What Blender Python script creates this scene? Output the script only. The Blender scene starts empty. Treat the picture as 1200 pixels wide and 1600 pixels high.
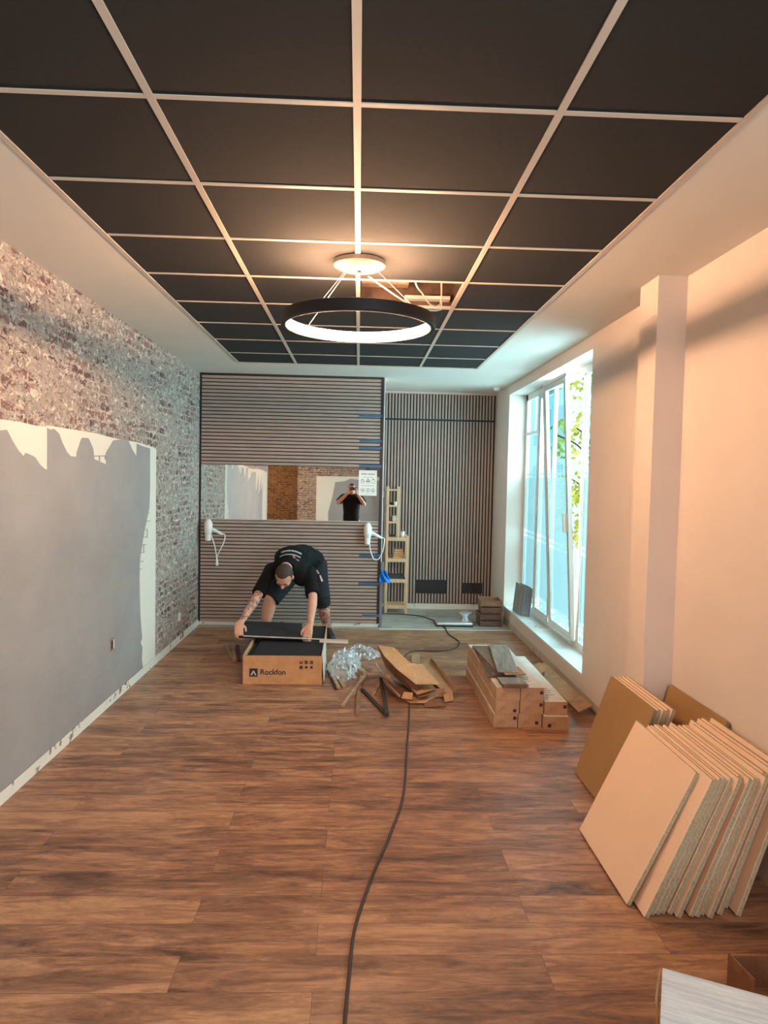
import bpy, bmesh, math, random
from mathutils import Vector, Matrix, noise
from mathutils.geometry import tessellate_polygon
from mathutils.bvhtree import BVHTree
random.seed(7)
sc = bpy.context.scene
C = sc.collection
PI = math.pi

# ------------------------------------------------------------------ camera
F_PX, PITCH, YAW, ROLL = 1091.6, -0.0471, 0.0370, 0.0211
CAM = Vector((0, 0, 1.6908))
cyw, syw, cp, sp, cr, sr = math.cos(YAW), math.sin(YAW), math.cos(PITCH), math.sin(PITCH), math.cos(ROLL), math.sin(ROLL)
FWD = Vector((syw*cp, cyw*cp, sp)); RIGHT = Vector((cyw, -syw, 0)); UP = RIGHT.cross(FWD)
RIGHT, UP = cr*RIGHT + sr*UP, -sr*RIGHT + cr*UP
cam = bpy.data.cameras.new('camera'); cam.sensor_fit = 'HORIZONTAL'; cam.sensor_width = 36
cam.lens = F_PX*36/1200; cam.clip_start = 0.02; cam.clip_end = 200
co = bpy.data.objects.new('camera', cam); C.objects.link(co); sc.camera = co
M3 = Matrix((RIGHT, UP, -FWD)).transposed()
co.matrix_world = Matrix.Translation(CAM) @ M3.to_4x4()

# ------------------------------------------------------------------ world, lights, exposure
sc.view_settings.view_transform = 'Standard'; sc.view_settings.look = 'None'
sc.view_settings.gamma = 1; sc.view_settings.exposure = 0.0
sc.view_settings.use_curve_mapping = False
sc.cycles.use_denoising = True
sc.cycles.max_bounces = 10; sc.cycles.diffuse_bounces = 5; sc.cycles.transparent_max_bounces = 16
sc.cycles.sample_clamp_indirect = 8
SKY = (0.86, 0.97, 1.0); SKY_STRENGTH = 1.45
LAMP_COL = (1.0, 0.575, 0.325); LAMP_STRENGTH = 335
w = bpy.data.worlds.new('world'); sc.world = w; w.use_nodes = True
bg = w.node_tree.nodes['Background']; bg.inputs[0].default_value = (*SKY, 1); bg.inputs[1].default_value = SKY_STRENGTH

def area(name, loc, target, sx, sy, power, col, portal=False):
    l = bpy.data.lights.new(name, 'AREA'); l.shape = 'RECTANGLE'; l.size = sx; l.size_y = sy
    l.energy = power; l.color = col
    if portal: l.cycles.is_portal = True
    o = bpy.data.objects.new(name, l); C.objects.link(o); o.location = loc
    o.rotation_euler = (Vector(target)-Vector(loc)).to_track_quat('-Z', 'Y').to_euler()
    return o
# daylight through the tall window, and through the shop window behind the camera
area('daylight_window', (3.5, 6.2, 2.0), (1.6, 6.7, 1.4), 4.6, 3.6, 780, (0.90, 0.965, .985))
area('daylight_shopfront', (1.95, -1.3, 1.45), (-0.4, 0.6, 1.1), 2.2, 2.2, 215, (0.90, 0.96, 1.0))
area('portal_window', (2.16, 6.82, 1.46), (0, 6.82, 1.46), 2.9, 2.5, 1, (1, 1, 1), True)

# ------------------------------------------------------------------ helpers
def ray(px, py):
    return RIGHT*((px-600)/F_PX) - UP*((py-800)/F_PX) + FWD
def P(px, py, ax, val):
    d = ray(px, py); i = 'xyz'.index(ax)
    return CAM + d*((val-CAM[i])/d[i])
def new(): return bmesh.new()
def bx(bm, x0, x1, y0, y1, z0, z1):
    vs = [bm.verts.new((x, y, z)) for x in (x0, x1) for y in (y0, y1) for z in (z0, z1)]
    for f in ((0,1,3,2),(4,6,7,5),(0,4,5,1),(2,3,7,6),(0,2,6,4),(1,5,7,3)):
        bm.faces.new([vs[i] for i in f])
    return bm
def box(*a): return bx(new(), *a)
def slab(bm, quad, t, n=None):
    """a board: polygon 'quad' is one face, thickness t along -normal (or n)"""
    q = [Vector(p) for p in quad]
    if n is None:
        n = (q[1]-q[0]).cross(q[-1]-q[0]).normalized()
    n = Vector(n)*t
    a = [bm.verts.new(p) for p in q]; b = [bm.verts.new(p-n) for p in q]
    bm.faces.new(a); bm.faces.new(b[::-1])
    for i in range(len(q)):
        j = (i+1) % len(q); bm.faces.new((a[j], a[i], b[i], b[j]))
    return bm
def prism_xz(bm, pts, y0, y1):
    a = [bm.verts.new((x, y0, z)) for x, z in pts]; b = [bm.verts.new((x, y1, z)) for x, z in pts]
    bm.faces.new(a); bm.faces.new(b[::-1])
    for i in range(len(pts)):
        j = (i+1) % len(pts); bm.faces.new((a[j], a[i], b[i], b[j]))
    return bm
def cyl(bm, c, r, h, axis='z', seg=24, r2=None):
    r2 = r if r2 is None else r2
    return tube(bm, [Vector(c), Vector(c)+{'x':Vector((h,0,0)),'y':Vector((0,h,0)),'z':Vector((0,0,h))}[axis]], [r, r2], seg, flat=True)
def frames(pts):
    pts = [Vector(p) for p in pts]; T = []
    for i in range(len(pts)):
        a = pts[max(0, i-1)]; b = pts[min(len(pts)-1, i+1)]; T.append((b-a).normalized())
    up = Vector((0,0,1)) if abs(T[0].z) < .9 else Vector((1,0,0))
    n = (up - T[0]*up.dot(T[0])).normalized(); out = []
    for t in T:
        n = (n - t*n.dot(t)); n = n.normalized() if n.length > 1e-6 else t.orthogonal().normalized()
        out.append((t, n, t.cross(n)))
    return out
def tube(bm, pts, radii, seg=12, flat=True, rx=None, nref=None):
    """tube through pts; radii floats or (a,b) along nref / across"""
    pts = [Vector(p) for p in pts]
    if not isinstance(radii, (list, tuple)): radii = [radii]*len(pts)
    fr = frames(pts)
    rings = []
    def ring(c, t, n, b, ra, rb):
        return [bm.verts.new(c + n*math.cos(2*PI*k/seg)*ra + b*math.sin(2*PI*k/seg)*rb) for k in range(seg)]
    seq = []
    for i, p in enumerate(pts):
        t, n, b = fr[i]
        if nref is not None:
            n = Vector(nref); n = (n - t*n.dot(t)).normalized(); b = t.cross(n)
        ra, rb = radii[i] if isinstance(radii[i], (tuple, list)) else (radii[i], radii[i])
        seq.append((p, t, n, b, ra, rb))
    if not flat:
        p, t, n, b, ra, rb = seq[0]; m = min(ra, rb)
        pre = [(p - t*m*math.sin(a), t, n, b, ra*math.cos(a), rb*math.cos(a)) for a in (1.4, 1.05, .7, .35)]
        p, t, n, b, ra, rb = seq[-1]; m = min(ra, rb)
        post = [(p + t*m*math.sin(a), t, n, b, ra*math.cos(a), rb*math.cos(a)) for a in (.35, .7, 1.05, 1.4)]
        seq = pre + seq + post
    for s in seq: rings.append(ring(*s))
    for r0, r1 in zip(rings, rings[1:]):
        for k in range(seg):
            j = (k+1) % seq.__len__() if False else (k+1) % seg
            bm.faces.new((r0[k], r0[j], r1[j], r1[k]))
    bm.faces.new(rings[0][::-1]); bm.faces.new(rings[-1])
    return bm
def smooth_path(pts, n=8):
    pts = [Vector(p) for p in pts]; out = []
    for i in range(len(pts)-1):
        p0 = pts[max(0, i-1)]; p1 = pts[i]; p2 = pts[i+1]; p3 = pts[min(len(pts)-1, i+2)]
        for k in range(n):
            t = k/n
            out.append(.5*((2*p1) + (p2-p0)*t + (2*p0-5*p1+4*p2-p3)*t*t + (3*p1-p0-3*p2+p3)*t**3))
    out.append(pts[-1]); return out
def lathe(bm, prof, c=(0,0,0), seg=32):
    c = Vector(c); rings = []
    for r, z in prof:
        rings.append([bm.verts.new(c+Vector((r*math.cos(2*PI*k/seg), r*math.sin(2*PI*k/seg), z))) for k in range(seg)])
    for a, b in zip(rings, rings[1:]):
        for k in range(seg):
            j = (k+1) % seg; bm.faces.new((a[k], a[j], b[j], b[k]))
    return bm
def ellipsoid(bm, c, r, rot=None, seg=20):
    m = Matrix.Translation(Vector(c)) @ (rot.to_4x4() if rot else Matrix.Identity(4)) @ Matrix.Diagonal((*r, 1))
    bmesh.ops.create_uvsphere(bm, u_segments=seg, v_segments=seg//2, radius=1, matrix=m); return bm
def bev(bm, w_, seg=2):
    bmesh.ops.bevel(bm, geom=bm.edges[:]+bm.verts[:], offset=w_, segments=seg, affect='EDGES', profile=.6); return bm
def obj(name, bm, m, parent=None, smooth=False, angle=40, loc=None, rotz=None):
    bmesh.ops.recalc_face_normals(bm, faces=bm.faces[:])
    me = bpy.data.meshes.new(name); bm.to_mesh(me); bm.free()
    if smooth:
        for p in me.polygons: p.use_smooth = True
        me.set_sharp_from_angle(angle=math.radians(angle))
    me.materials.append(m)
    o = bpy.data.objects.new(name, me); C.objects.link(o)
    if parent: o.parent = parent
    if loc: o.location = loc
    if rotz is not None: o.rotation_euler = (0, 0, rotz)
    return o
def tag(o, label, cat, group=None, kind=None):
    o['label'] = label; o['category'] = cat
    if group: o['group'] = group
    if kind: o['kind'] = kind
    return o
def thing(name, label, cat, loc=(0,0,0), rotz=0, group=None):
    o = bpy.data.objects.new(name, None); C.objects.link(o); o.location = loc; o.rotation_euler = (0,0,rotz)
    o.empty_display_size = .05
    return tag(o, label, cat, group)
def struct(name, bm, m, parent=None, **k):
    o = obj(name, bm, m, parent, **k); o['kind'] = 'structure'; return o
def dup(o, parent=None):
    c = o.copy(); C.objects.link(c); c.parent = parent
    for ch in list(o.children): dup(ch, c)
    return c

# ------------------------------------------------------------------ materials
def srgb(r, g, b):
    f = lambda v: (v/255/12.92) if v/255 <= .04045 else ((v/255+.055)/1.055)**2.4
    return (f(r), f(g), f(b), 1)
class NT:
    def __init__(s, name):
        s.m = bpy.data.materials.new(name); s.m.use_nodes = True; s.t = s.m.node_tree
        s.b = s.t.nodes['Principled BSDF']; s.out = s.t.nodes['Material Output']
    def n(s, typ, props=None, **inp):
        nd = s.t.nodes.new('ShaderNode'+typ)
        for k, v in (props or {}).items(): setattr(nd, k, v)
        for k, v in inp.items():
            s.set(nd, k, v)
        return nd
    def set(s, nd, k, v):
        i = nd.inputs[int(k[1:])] if k[0] == 'i' and k[1:].isdigit() else nd.inputs[k.replace('_', ' ')]
        if isinstance(v, bpy.types.NodeSocket): s.t.links.new(v, i)
        elif isinstance(v, bpy.types.Node): s.t.links.new(v.outputs[0], i)
        else: i.default_value = v
    def pos(s, scale=(1,1,1), loc=(0,0,0), rot=(0,0,0)):
        tc = s.n('TexCoord'); return s.n('Mapping', Vector=tc.outputs['Object'], Scale=scale, Location=loc, Rotation=rot)
    def noise(s, vec, scale, detail=4, rough=.6, dist=0):
        return s.n('TexNoise', Vector=vec, Scale=scale, Detail=detail, Roughness=rough, Distortion=dist)
    def ramp(s, fac, stops, interp='LINEAR'):
        r = s.n('ValToRGB', Fac=fac); r.color_ramp.interpolation = interp
        e = r.color_ramp.elements
        while len(e) < len(stops): e.new(.5)
        for el, (p, c) in zip(e, stops):
            el.position = p; el.color = c if len(c) == 4 else (*c, 1)
        return r
    def mix(s, fac, a, b, mode='MIX'):
        nd = s.t.nodes.new('ShaderNodeMix'); nd.data_type = 'RGBA'; nd.blend_type = mode
        for i, v in ((0, fac), (6, a), (7, b)):
            if isinstance(v, bpy.types.NodeSocket): s.t.links.new(v, nd.inputs[i])
            elif isinstance(v, bpy.types.Node): s.t.links.new(v.outputs[0], nd.inputs[i])
            else: nd.inputs[i].default_value = v
        return nd.outputs[2]
    def math(s, op, a, b=0.0):
        return s.n('Math', {'operation': op}, i0=a, i1=b)
    def base(s, col, rough=.6, **k):
        s.set(s.b, 'Base_Color', col); s.set(s.b, 'Roughness', rough)
        for kk, v in k.items(): s.set(s.b, kk, v)
        return s
    def bump(s, h, strength=.3, dist=.01):
        b = s.n('Bump', Height=h, Strength=strength, Distance=dist); s.set(s.b, 'Normal', b); return s

def plain(name, c, rough=.6, var=.06, scale=8, **k):
    t = NT(name); p = t.pos(); nz = t.noise(p, scale)
    a = tuple(min(1, v*(1-var*1.5)) for v in c[:3])+(1,); b = tuple(min(1, v*(1+var)) for v in c[:3])+(1,)
    r = t.ramp(nz, [(.3, a), (.7, b)]); t.base(r.outputs[0], rough, **k)
    return t.m
G = lambda v: (0.5 if False else v, v, v, 1)
m_wall = plain('painted_plaster', srgb(230, 216, 206), .85, .02, 3)
m_ceil = plain('ceiling_plaster', srgb(222, 216, 206), .9, .02, 2)
m_white = plain('white_plastic', srgb(235, 234, 228), .35, .01)
m_tbar = plain('white_metal', srgb(196, 184, 170), .5, .02)
m_tile = plain('black_ceiling_felt', (.0080, .0066, .0060, 1), .95, .25, 60)
m_black = plain('black_felt', (.012, .010, .010, 1), .9, .15, 40)
m_trim = plain('black_trim', (.013, .011, .012, 1), .5, .1, 20)
m_pvc = plain('white_window_frame', srgb(226, 232, 228), .3, .02)
m_chrome = plain('chrome', (.78, .80, .82, 1), .32, .03, Metallic=.75)
m_blue = plain('blue_tape', srgb(58, 100, 134), .6, .1, 30)
m_bluebag = plain('blue_film', srgb(20, 130, 225), .35, .1, 30)
m_rubber = plain('cable_rubber', srgb(62, 48, 44), .5, .1)
m_darkcloth = plain('dark_towel', srgb(62, 70, 72), .95, .15, 60)
m_grey = plain('grey_profile', srgb(120, 120, 126), .5, .05)

def wood_mat(name, dark, light, scale=(1.2, 14, 14), rough=.55, streak=None):
    t = NT(name); p = t.pos(scale=scale); n1 = t.noise(p, 3, 8, .65, .6)
    r = t.ramp(n1, [(.3, dark), (.52, tuple((a+b)/2 for a, b in zip(dark, light))), (.72, light)])
    p2 = t.pos(scale=tuple(s*4 for s in scale)); n2 = t.noise(p2, 6, 3)
    c = t.mix(.25, r.outputs[0], t.ramp(n2, [(.35, (.45,.45,.45)), (.6, (1,1,1))]).outputs[0], 'MULTIPLY')
    t.base(c, rough).bump(n2, .1, .002); return t.m
m_pine = wood_mat('pine', srgb(205, 164, 126), srgb(228, 192, 156), (10, 10, 1))
m_cratew = wood_mat('stained_crate_wood', srgb(84, 58, 50), srgb(136, 102, 86), (3, 3, 16))
m_crateL = wood_mat('worn_crate_wood', srgb(120, 85, 62), srgb(170, 128, 98), (3, 3, 16))
m_greyplank = wood_mat('grey_oak_plank', srgb(98, 96, 90), srgb(168, 163, 150), (12, 1.2, 12), .5)
m_brownplank = wood_mat('brown_oak_plank', srgb(92, 70, 55), srgb(140, 112, 88), (12, 1.2, 12), .5)
m_greysmall = wood_mat('grey_oak_sample', srgb(110, 114, 120), srgb(190, 194, 198), (12, 12, 1.2), .4)
m_strip = wood_mat('offcut_wood', srgb(150, 120, 96), srgb(202, 170, 140), (6, 6, 6), .6)
m_stripd = wood_mat('dark_offcut', srgb(38, 30, 28), srgb(72, 60, 55), (6, 6, 6), .5)
m_paleplank = wood_mat('pale_grey_plank', srgb(186, 198, 208), srgb(238, 246, 252), (1.2, 22, 8), .45)

def carton_mat(name, c, c2):
    t = NT(name); p = t.pos(); n = t.noise(p, 9, 6, .7)
    p2 = t.pos(scale=(1, 1, 60)); n2 = t.noise(p2, 14, 2)
    col = t.mix(.15, t.ramp(n, [(.35, c), (.68, c2)]).outputs[0], n2.outputs[0], 'MULTIPLY')
    t.base(col, .85).bump(n, .15, .004); return t.m
m_card = carton_mat('kraft_cardboard', srgb(196, 148, 104), srgb(216, 170, 124))
m_card2 = carton_mat('brown_cardboard', srgb(160, 122, 90), srgb(190, 152, 116))
m_card3 = carton_mat('dark_cardboard', srgb(128, 82, 56), srgb(158, 108, 76))
m_cartonf = carton_mat('flooring_carton_side', srgb(180, 142, 114), srgb(208, 172, 142))
m_cartonw = carton_mat('flooring_carton_lid', srgb(214, 206, 194), srgb(232, 226, 216))
m_print = plain('dark_print', srgb(52, 50, 52), .7, .1, 60)
m_navy = plain('navy_print', srgb(36, 42, 58), .6, .05)

# old ceiling boards: smooth beige face, rough grey fibre edge (by position inside the board: |local z| face)
def board_mat(name, face, face2, edge, edge2):
    t = NT(name); p = t.pos(); n = t.noise(p, 3, 3); fc = t.ramp(n, [(.3, face), (.7, face2)])
    g = t.n('NewGeometry'); tc = t.n('TexCoord')
    sx = t.n('SeparateXYZ', Vector=tc.outputs['Normal'])
    az = t.math('ABSOLUTE', sx.outputs[2]); isface = t.math('GREATER_THAN', az, .7)
    n2 = t.noise(p, 70, 4, .8); ec = t.ramp(n2, [(.3, edge), (.7, edge2)])
    col = t.mix(isface.outputs[0], ec.outputs[0], fc.outputs[0])
    t.base(col, .9).bump(n2, .35, .003); return t.m
m_board = board_mat('beige_ceiling_board', srgb(244, 212, 184), srgb(248, 218, 190), srgb(146, 130, 104), srgb(198, 182, 152))
m_boardo = board_mat('ochre_ceiling_board', srgb(160, 124, 80), srgb(168, 132, 88), srgb(130, 110, 85), srgb(165, 145, 118))

# floor
def floor_mat(name, pal, gloss, origin):
    t = NT(name); p = t.pos(loc=origin)
    br = t.n('TexBrick', {'offset': .37, 'squash': 1.0}, Vector=p, Scale=1.0, Brick_Width=1.28, Row_Height=.1775, Mortar_Size=.0012, Mortar_Smooth=.1,
             Color1=(0,0,0,1), Color2=(1,1,1,1), Mortar=(.5,.5,.5,1), Bias=0.0)
    sep = t.n('SeparateXYZ', Vector=p); sh = t.math('MULTIPLY', br.outputs['Color'], .8)
    cx = t.math('ADD', sep.outputs[0], sh); v = t.n('CombineXYZ', X=cx, Y=sep.outputs[1], Z=sh)
    mp = t.n('Mapping', Vector=v, Scale=(1.9, 12, 1)); n1 = t.noise(mp, 1.5, 11, .74, 1.1)
    mp2 = t.n('Mapping', Vector=v, Scale=(12, 80, 1)); n2 = t.noise(mp2, 2.0, 6, .75, .5)
    mp3 = t.n('Mapping', Vector=v, Scale=(.9, 4.2, 1)); n3 = t.noise(mp3, 2.0, 6, .65, .6)
    mixn = t.math('ADD', t.math('MULTIPLY', n1, .55), t.math('ADD', t.math('MULTIPLY', n3, .38), t.math('MULTIPLY', br.outputs['Color'], .07)))
    c = t.ramp(mixn, [(.37, pal[0]), (.445, pal[1]), (.50, pal[2]), (.585, pal[3])]).outputs[0]
    fine = t.ramp(n2, [(.3, (.66,.64,.62)), (.6, (1,1,1))]); c = t.mix(.5, c, fine.outputs[0], 'MULTIPLY')
    cl = t.noise(t.pos(scale=(1, 2.2, 1)), 5.0, 8, .75, .8); c = t.mix(.55, c, t.ramp(cl, [(.34, (.60,.56,.54)), (.52, (1,1,1)), (.68, (1.0,1.0,1.0))]).outputs[0], 'MULTIPLY')
    mk = t.n('Mapping', Vector=v, Scale=(3.0, 22, 1)); nk = t.noise(mk, 2.6, 8, .8, 1.6)
    c = t.mix(t.ramp(nk, [(.30, (.85,.85,.85)), (.37, (0,0,0))]).outputs[0], c, pal[0])
    nd = t.noise(t.pos(), 3.5, 6, .7); dust = t.ramp(nd, [(.55, (0,0,0)), (.8, (.30,.30,.30))])
    c = t.mix(dust.outputs[0], c, srgb(170, 150, 135))
    c = t.mix(t.math('MULTIPLY', br.outputs['Fac'], .7).outputs[0], c, pal[0])
    rr = t.ramp(n1, [(.3, (gloss+.1,)*3), (.7, (gloss,)*3)])
    t.base(c, rr.outputs[0]); h = t.math('SUBTRACT', n2, br.outputs['Fac']); t.bump(h, .12, .003); return t.m
m_floor = floor_mat('worn_brown_plank', [srgb(92, 64, 50), srgb(134, 95, 73), srgb(162, 117, 90), srgb(196, 150, 112)], .34, (.12, -.0975, 0))
m_floor2 = floor_mat('grey_vinyl_plank', [srgb(120, 118, 112), srgb(150, 148, 140), srgb(172, 170, 160), srgb(196, 194, 184)], .4, (.4, .02, 0))

# brick-look wallpaper on x- or y-facing walls
def wallpaper(name, axis, stops, brick_mix=.6, warm=0):
    t = NT(name); tc = t.n('TexCoord'); s = t.n('SeparateXYZ', Vector=tc.outputs['Object'])
    v = t.n('CombineXYZ', X=s.outputs[1 if axis == 'x' else 0], Y=s.outputs[2], Z=0.0)
    nd = t.noise(v, 11, 8, .8); vv = t.mix(.11, v.outputs[0], nd.outputs['Color'], 'ADD')
    br = t.n('TexBrick', {'offset': .5}, Vector=vv, Scale=1.0, Brick_Width=.19, Row_Height=.062, Mortar_Size=.009, Mortar_Smooth=.4,
             Color1=(0,0,0,1), Color2=(1,1,1,1), Mortar=(.5,.5,.5,1))
    m1 = t.n('Mapping', Vector=v, Scale=(1, 1.7, 1)); n1 = t.noise(m1, 5.5, 10, .72, .9)      # plaster/brick patches
    n2 = t.noise(v, 26, 8, .75, .6); n3 = t.noise(m1, 1.6, 4, .6, .4); n4 = t.noise(m1, 13, 6, .7, 1.2)
    plaster = t.ramp(n2, [(.28, stops[0]), (.5, stops[1]), (.72, stops[2])])
    brick = t.ramp(t.mix(.55, br.outputs['Color'], n4.outputs[0]), [(.25, stops[3]), (.5, stops[4]), (.75, stops[5])])
    brick = t.mix(br.outputs['Fac'], brick.outputs[0], stops[2])
    mask = t.ramp(t.mix(.35, n1.outputs[0], n3.outputs[0]), [(.545-.07*brick_mix, (0,0,0)), (.585-.07*brick_mix, (1,1,1))])
    c = t.mix(mask.outputs[0], plaster.outputs[0], brick)
    speck = t.ramp(n4, [(.56, (0,0,0)), (.60, (.8,.8,.8))]); c = t.mix(speck.outputs[0], c, stops[6])
    dk = t.ramp(t.noise(m1, 17, 8, .75, 1.5), [(.40, (.9,.9,.9)), (.455, (0,0,0))]); c = t.mix(dk.outputs[0], c, stops[3])
    t.base(c, .85).bump(n2, .1, .003); return t.m
m_paper = wallpaper('brick_wallpaper', 'x', [srgb(118,106,100), srgb(164,150,140), srgb(192,178,166), srgb(70,50,50), srgb(122,90,84), srgb(158,128,118), srgb(226,216,204)])
m_paper2 = wallpaper('brick_wallpaper_rear', 'y', [srgb(120,104,92), srgb(160,140,122), srgb(190,168,148), srgb(84,58,50), srgb(122,88,76), srgb(150,120,104), srgb(212,192,170)], 1.2)
m_paper3 = wallpaper('brown_brick_wallpaper', 'y', [srgb(128,96,66), srgb(150,112,78), srgb(170,128,90), srgb(82,58,42), srgb(112,80,56), srgb(142,104,74), srgb(180,140,100)], 1.4)

def grey_paint():
    t = NT('grey_wall_paint'); tc = t.n('TexCoord'); s = t.n('SeparateXYZ', Vector=tc.outputs['Object'])
    v = t.n('CombineXYZ', X=s.outputs[1], Y=s.outputs[2], Z=0.0)
    br = t.n('TexBrick', {'offset': .5}, Vector=v, Scale=1.0, Brick_Width=.24, Row_Height=.075, Mortar_Size=.004, Mortar_Smooth=.8)
    n = t.noise(v, 2.2, 4, .6); n2 = t.noise(v, 40, 4, .6)
    c = t.ramp(n, [(.3, srgb(146, 144, 142)), (.7, srgb(158, 156, 154))])
    t.base(c.outputs[0], .62); h = t.math('SUBTRACT', t.math('MULTIPLY', n2, .25), t.math('MULTIPLY', br.outputs['Fac'], .8)); t.bump(h, .16, .003)
    return t.m
m_gpaint = grey_paint()
def plaster(name, spots):
    t = NT(name); p = t.pos(); n = t.noise(p, 9, 5, .6)
    k = t.ramp(n, [(spots, (0,0,0)), (spots+.03, (1,1,1))])
    n2 = t.noise(p, 30, 4)
    c = t.mix(k.outputs[0], srgb(226, 222, 210), t.ramp(n2, [(.3, srgb(92, 78, 68)), (.7, srgb(168, 150, 132))]).outputs[0])
    t.base(c, .9).bump(n2, .3, .004); return t.m
m_plaster = plaster('bare_white_plaster', .95)
m_plasterbase = plaster('chipped_plaster', .60)
def slat_mat(name, axis):
    t = NT(name); sc_ = {'x': (1.2, 20, 20), 'z': (20, 20, 1.2)}[axis]; p = t.pos(scale=sc_); n = t.noise(p, 4, 6, .7)
    c = t.ramp(n, [(.3, srgb(156, 135, 125)), (.7, srgb(182, 161, 150))]); t.base(c.outputs[0], .6); return t.m
m_slat = slat_mat('taupe_slat', 'x'); m_slatv = slat_mat('taupe_slat_upright', 'z')
def mk_mirror():
    t = NT('mirror_glass'); t.base((.86, .88, .86, 1), .015, Metallic=1.0); return t.m
m_mirror = mk_mirror()
def glass(name, frosted):
    t = NT(name); nt = t.t; nt.nodes.remove(t.b)
    tr = t.n('BsdfTransparent', Color=(.70, .93, .97, 1)); gl = t.n('BsdfGlossy', Color=(1,1,1,1), Roughness=.03)
    if not frosted:
        mx = t.n('MixShader', i0=.02, i1=tr, i2=gl)
    else:
        tl = t.n('BsdfTranslucent', Color=(.135, .195, .20, 1)); df = t.n('BsdfDiffuse', Color=(.18, .24, .26, 1))
        a = t.n('MixShader', i0=.25, i1=tl, i2=df)
        # clear decorative lines in the film: two thin bands of dashes and a fringe at the foot
        tc = t.n('TexCoord'); s = t.n('SeparateXYZ', Vector=tc.outputs['Object']); z = s.outputs[2]
        def band(z0, h): return t.math('LESS_THAN', t.math('ABSOLUTE', t.math('SUBTRACT', z, z0)), h)
        lines = t.math('ADD', t.math('ADD', band(1.80, .012), band(1.755, .012)), t.math('ADD', band(1.12, .012), band(1.065, .012)))
        dash = t.math('GREATER_THAN', t.math('FRACT', t.math('MULTIPLY', s.outputs[1], 9.0)), .18)
        up = t.math('GREATER_THAN', z, 1.815)
        nz = t.noise(t.pos(scale=(1, 18, 30)), 1.0, 2); foot = t.math('MULTIPLY', t.math('LESS_THAN', z, .46), t.math('GREATER_THAN', nz, .5))
        clear = t.math('MINIMUM', t.math('ADD', t.math('ADD', t.math('MULTIPLY', lines, dash), up), foot), 1.0)
        f = t.n('MixShader', i0=.42, i1=a, i2=tr)
        g2 = t.n('MixShader', i0=.012, i1=tr, i2=gl)
        mx = t.n('MixShader', i0=clear, i1=f, i2=g2)
    nt.links.new(mx.outputs[0], t.out.inputs[0]); return t.m
m_glass = glass('clear_glass', False); m_frost = glass('frosted_glass', True)
def emis(name, col, st):
    t = NT(name); t.base((.9,.9,.9,1), .5); t.set(t.b, 'Emission_Color', (*col, 1)); t.set(t.b, 'Emission_Strength', st); return t.m
m_emit = emis('lamp_diffuser', LAMP_COL, LAMP_STRENGTH)
def film():
    t = NT('clear_plastic_film'); nt = t.t; nt.nodes.remove(t.b)
    tr = t.n('BsdfTransparent', Color=(.93, .95, .96, 1)); gl = t.n('BsdfGlossy', Color=(1,1,1,1), Roughness=.12); df = t.n('BsdfDiffuse', Color=(.85,.88,.92,1))
    a = t.n('MixShader', i0=.45, i1=gl, i2=df); lw = t.n('LayerWeight', Blend=.45)
    f = t.math('MINIMUM', t.math('ADD', t.math('MULTIPLY', lw.outputs['Facing'], .75), .12), 1.0)
    mx = t.n('MixShader', i0=f, i1=tr, i2=a); nt.links.new(mx.outputs[0], t.out.inputs[0]); return t.m
m_film = film()

# ------------------------------------------------------------------ the shell
XL, XR, ZC = -1.783, 1.771, 2.829
YP, YB, YR = 7.90, 9.05, -3.0          # partition face, rear wall of the passage, wall behind the camera
struct('floor', box(-3.5, 1.9, -4.1, 7.80, -.1, 0), m_floor)
struct('floor_passage', box(XL, 1.9, 7.80, YB+.1, -.1, .004), m_floor2)
# left wall, ends at y=1.25
wl = struct('wall_left', box(XL-.15, XL, 1.25, YP+.3, 0, ZC+.1), m_paper)
struct('wall_side', bx(box(-3.5, -3.4, -4.1, 1.25, 0, ZC+.1), -3.4, XL-.15, 1.15, 1.25, 0, ZC+.1), m_wall)
def wpoly(name, pts, off, th, mat, parent):
    """polygon on the left wall given in (y,z), off from the wall"""
    bm = new(); a = [bm.verts.new((XL+off, y, z)) for y, z in pts]; b = [bm.verts.new((XL+off-th, y, z)) for y, z in pts]
    for tri in tessellate_polygon([[Vector((y, z, 0)) for y, z in pts]]):
        bm.faces.new([a[k] for k in tri])
    for i in range(len(pts)):
        j = (i+1) % len(pts); bm.faces.new((a[j], a[i], b[i], b[j]))
    return obj(name, bm, mat, parent)
def L(*px): return [tuple(P(x, y, 'x', XL)[1:]) for x, y in px]
top_w = L((0,655),(30,659),(55,665),(72,666.5),(73,664.5),(100,669),(130.5,674),(150,677),(175.5,684),(195,687.5),(213.7,691),(230,696),(244,701))
white = [(1.30, 1.97), (2.2, 1.99), (3.0, 1.97)] + top_w + [(6.22, 1.0), (6.22, .07), (1.30, .07)]
wpoly('white_plaster_patch', white, .0015, .0013, m_plaster, wl)
gtop = L((0,672.6),(6,671.6),(10,671.5),(20,690.6),(29,705),(33,709),(36,713),(39,707.5),(46,710),(54,714),(62,726),(70,733),(73,733),(73,668),(77,671),(84,670),(92,678),(97,692),(104,706),(110,713),(119,713.5),
        (119,707.5),(126,687),(128,684),(137,684.5),(139.5,688),(145,701),(147,717.6),(158,722),(165,725.5),(165,707.5),(176.6,688),(187,686.5),(200,688),(206,702),(212.6,713),(213.2,693),(222,697),(234,700.7))
gl_ = [(2.02, 1.72), (2.25, 1.55), (2.30, 1.88), (2.45, 1.60), (2.6, 1.5), (2.68, 1.90), (2.85, 1.62), (3.0, 1.55), (3.05, 1.92), (3.25, 1.90)]
gright = L((234,760),(233,793),(229,812),(225,831),(223,842),(221.6,854),(219,868),(218,878.5),(217.5,905),(218,932),(219,965),(221.6,997),(219,1004),(222,1012),(221,1030),(223,1046))
grey = gl_ + gtop + gright + [(5.9, .07), (2.02, .07)]
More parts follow.
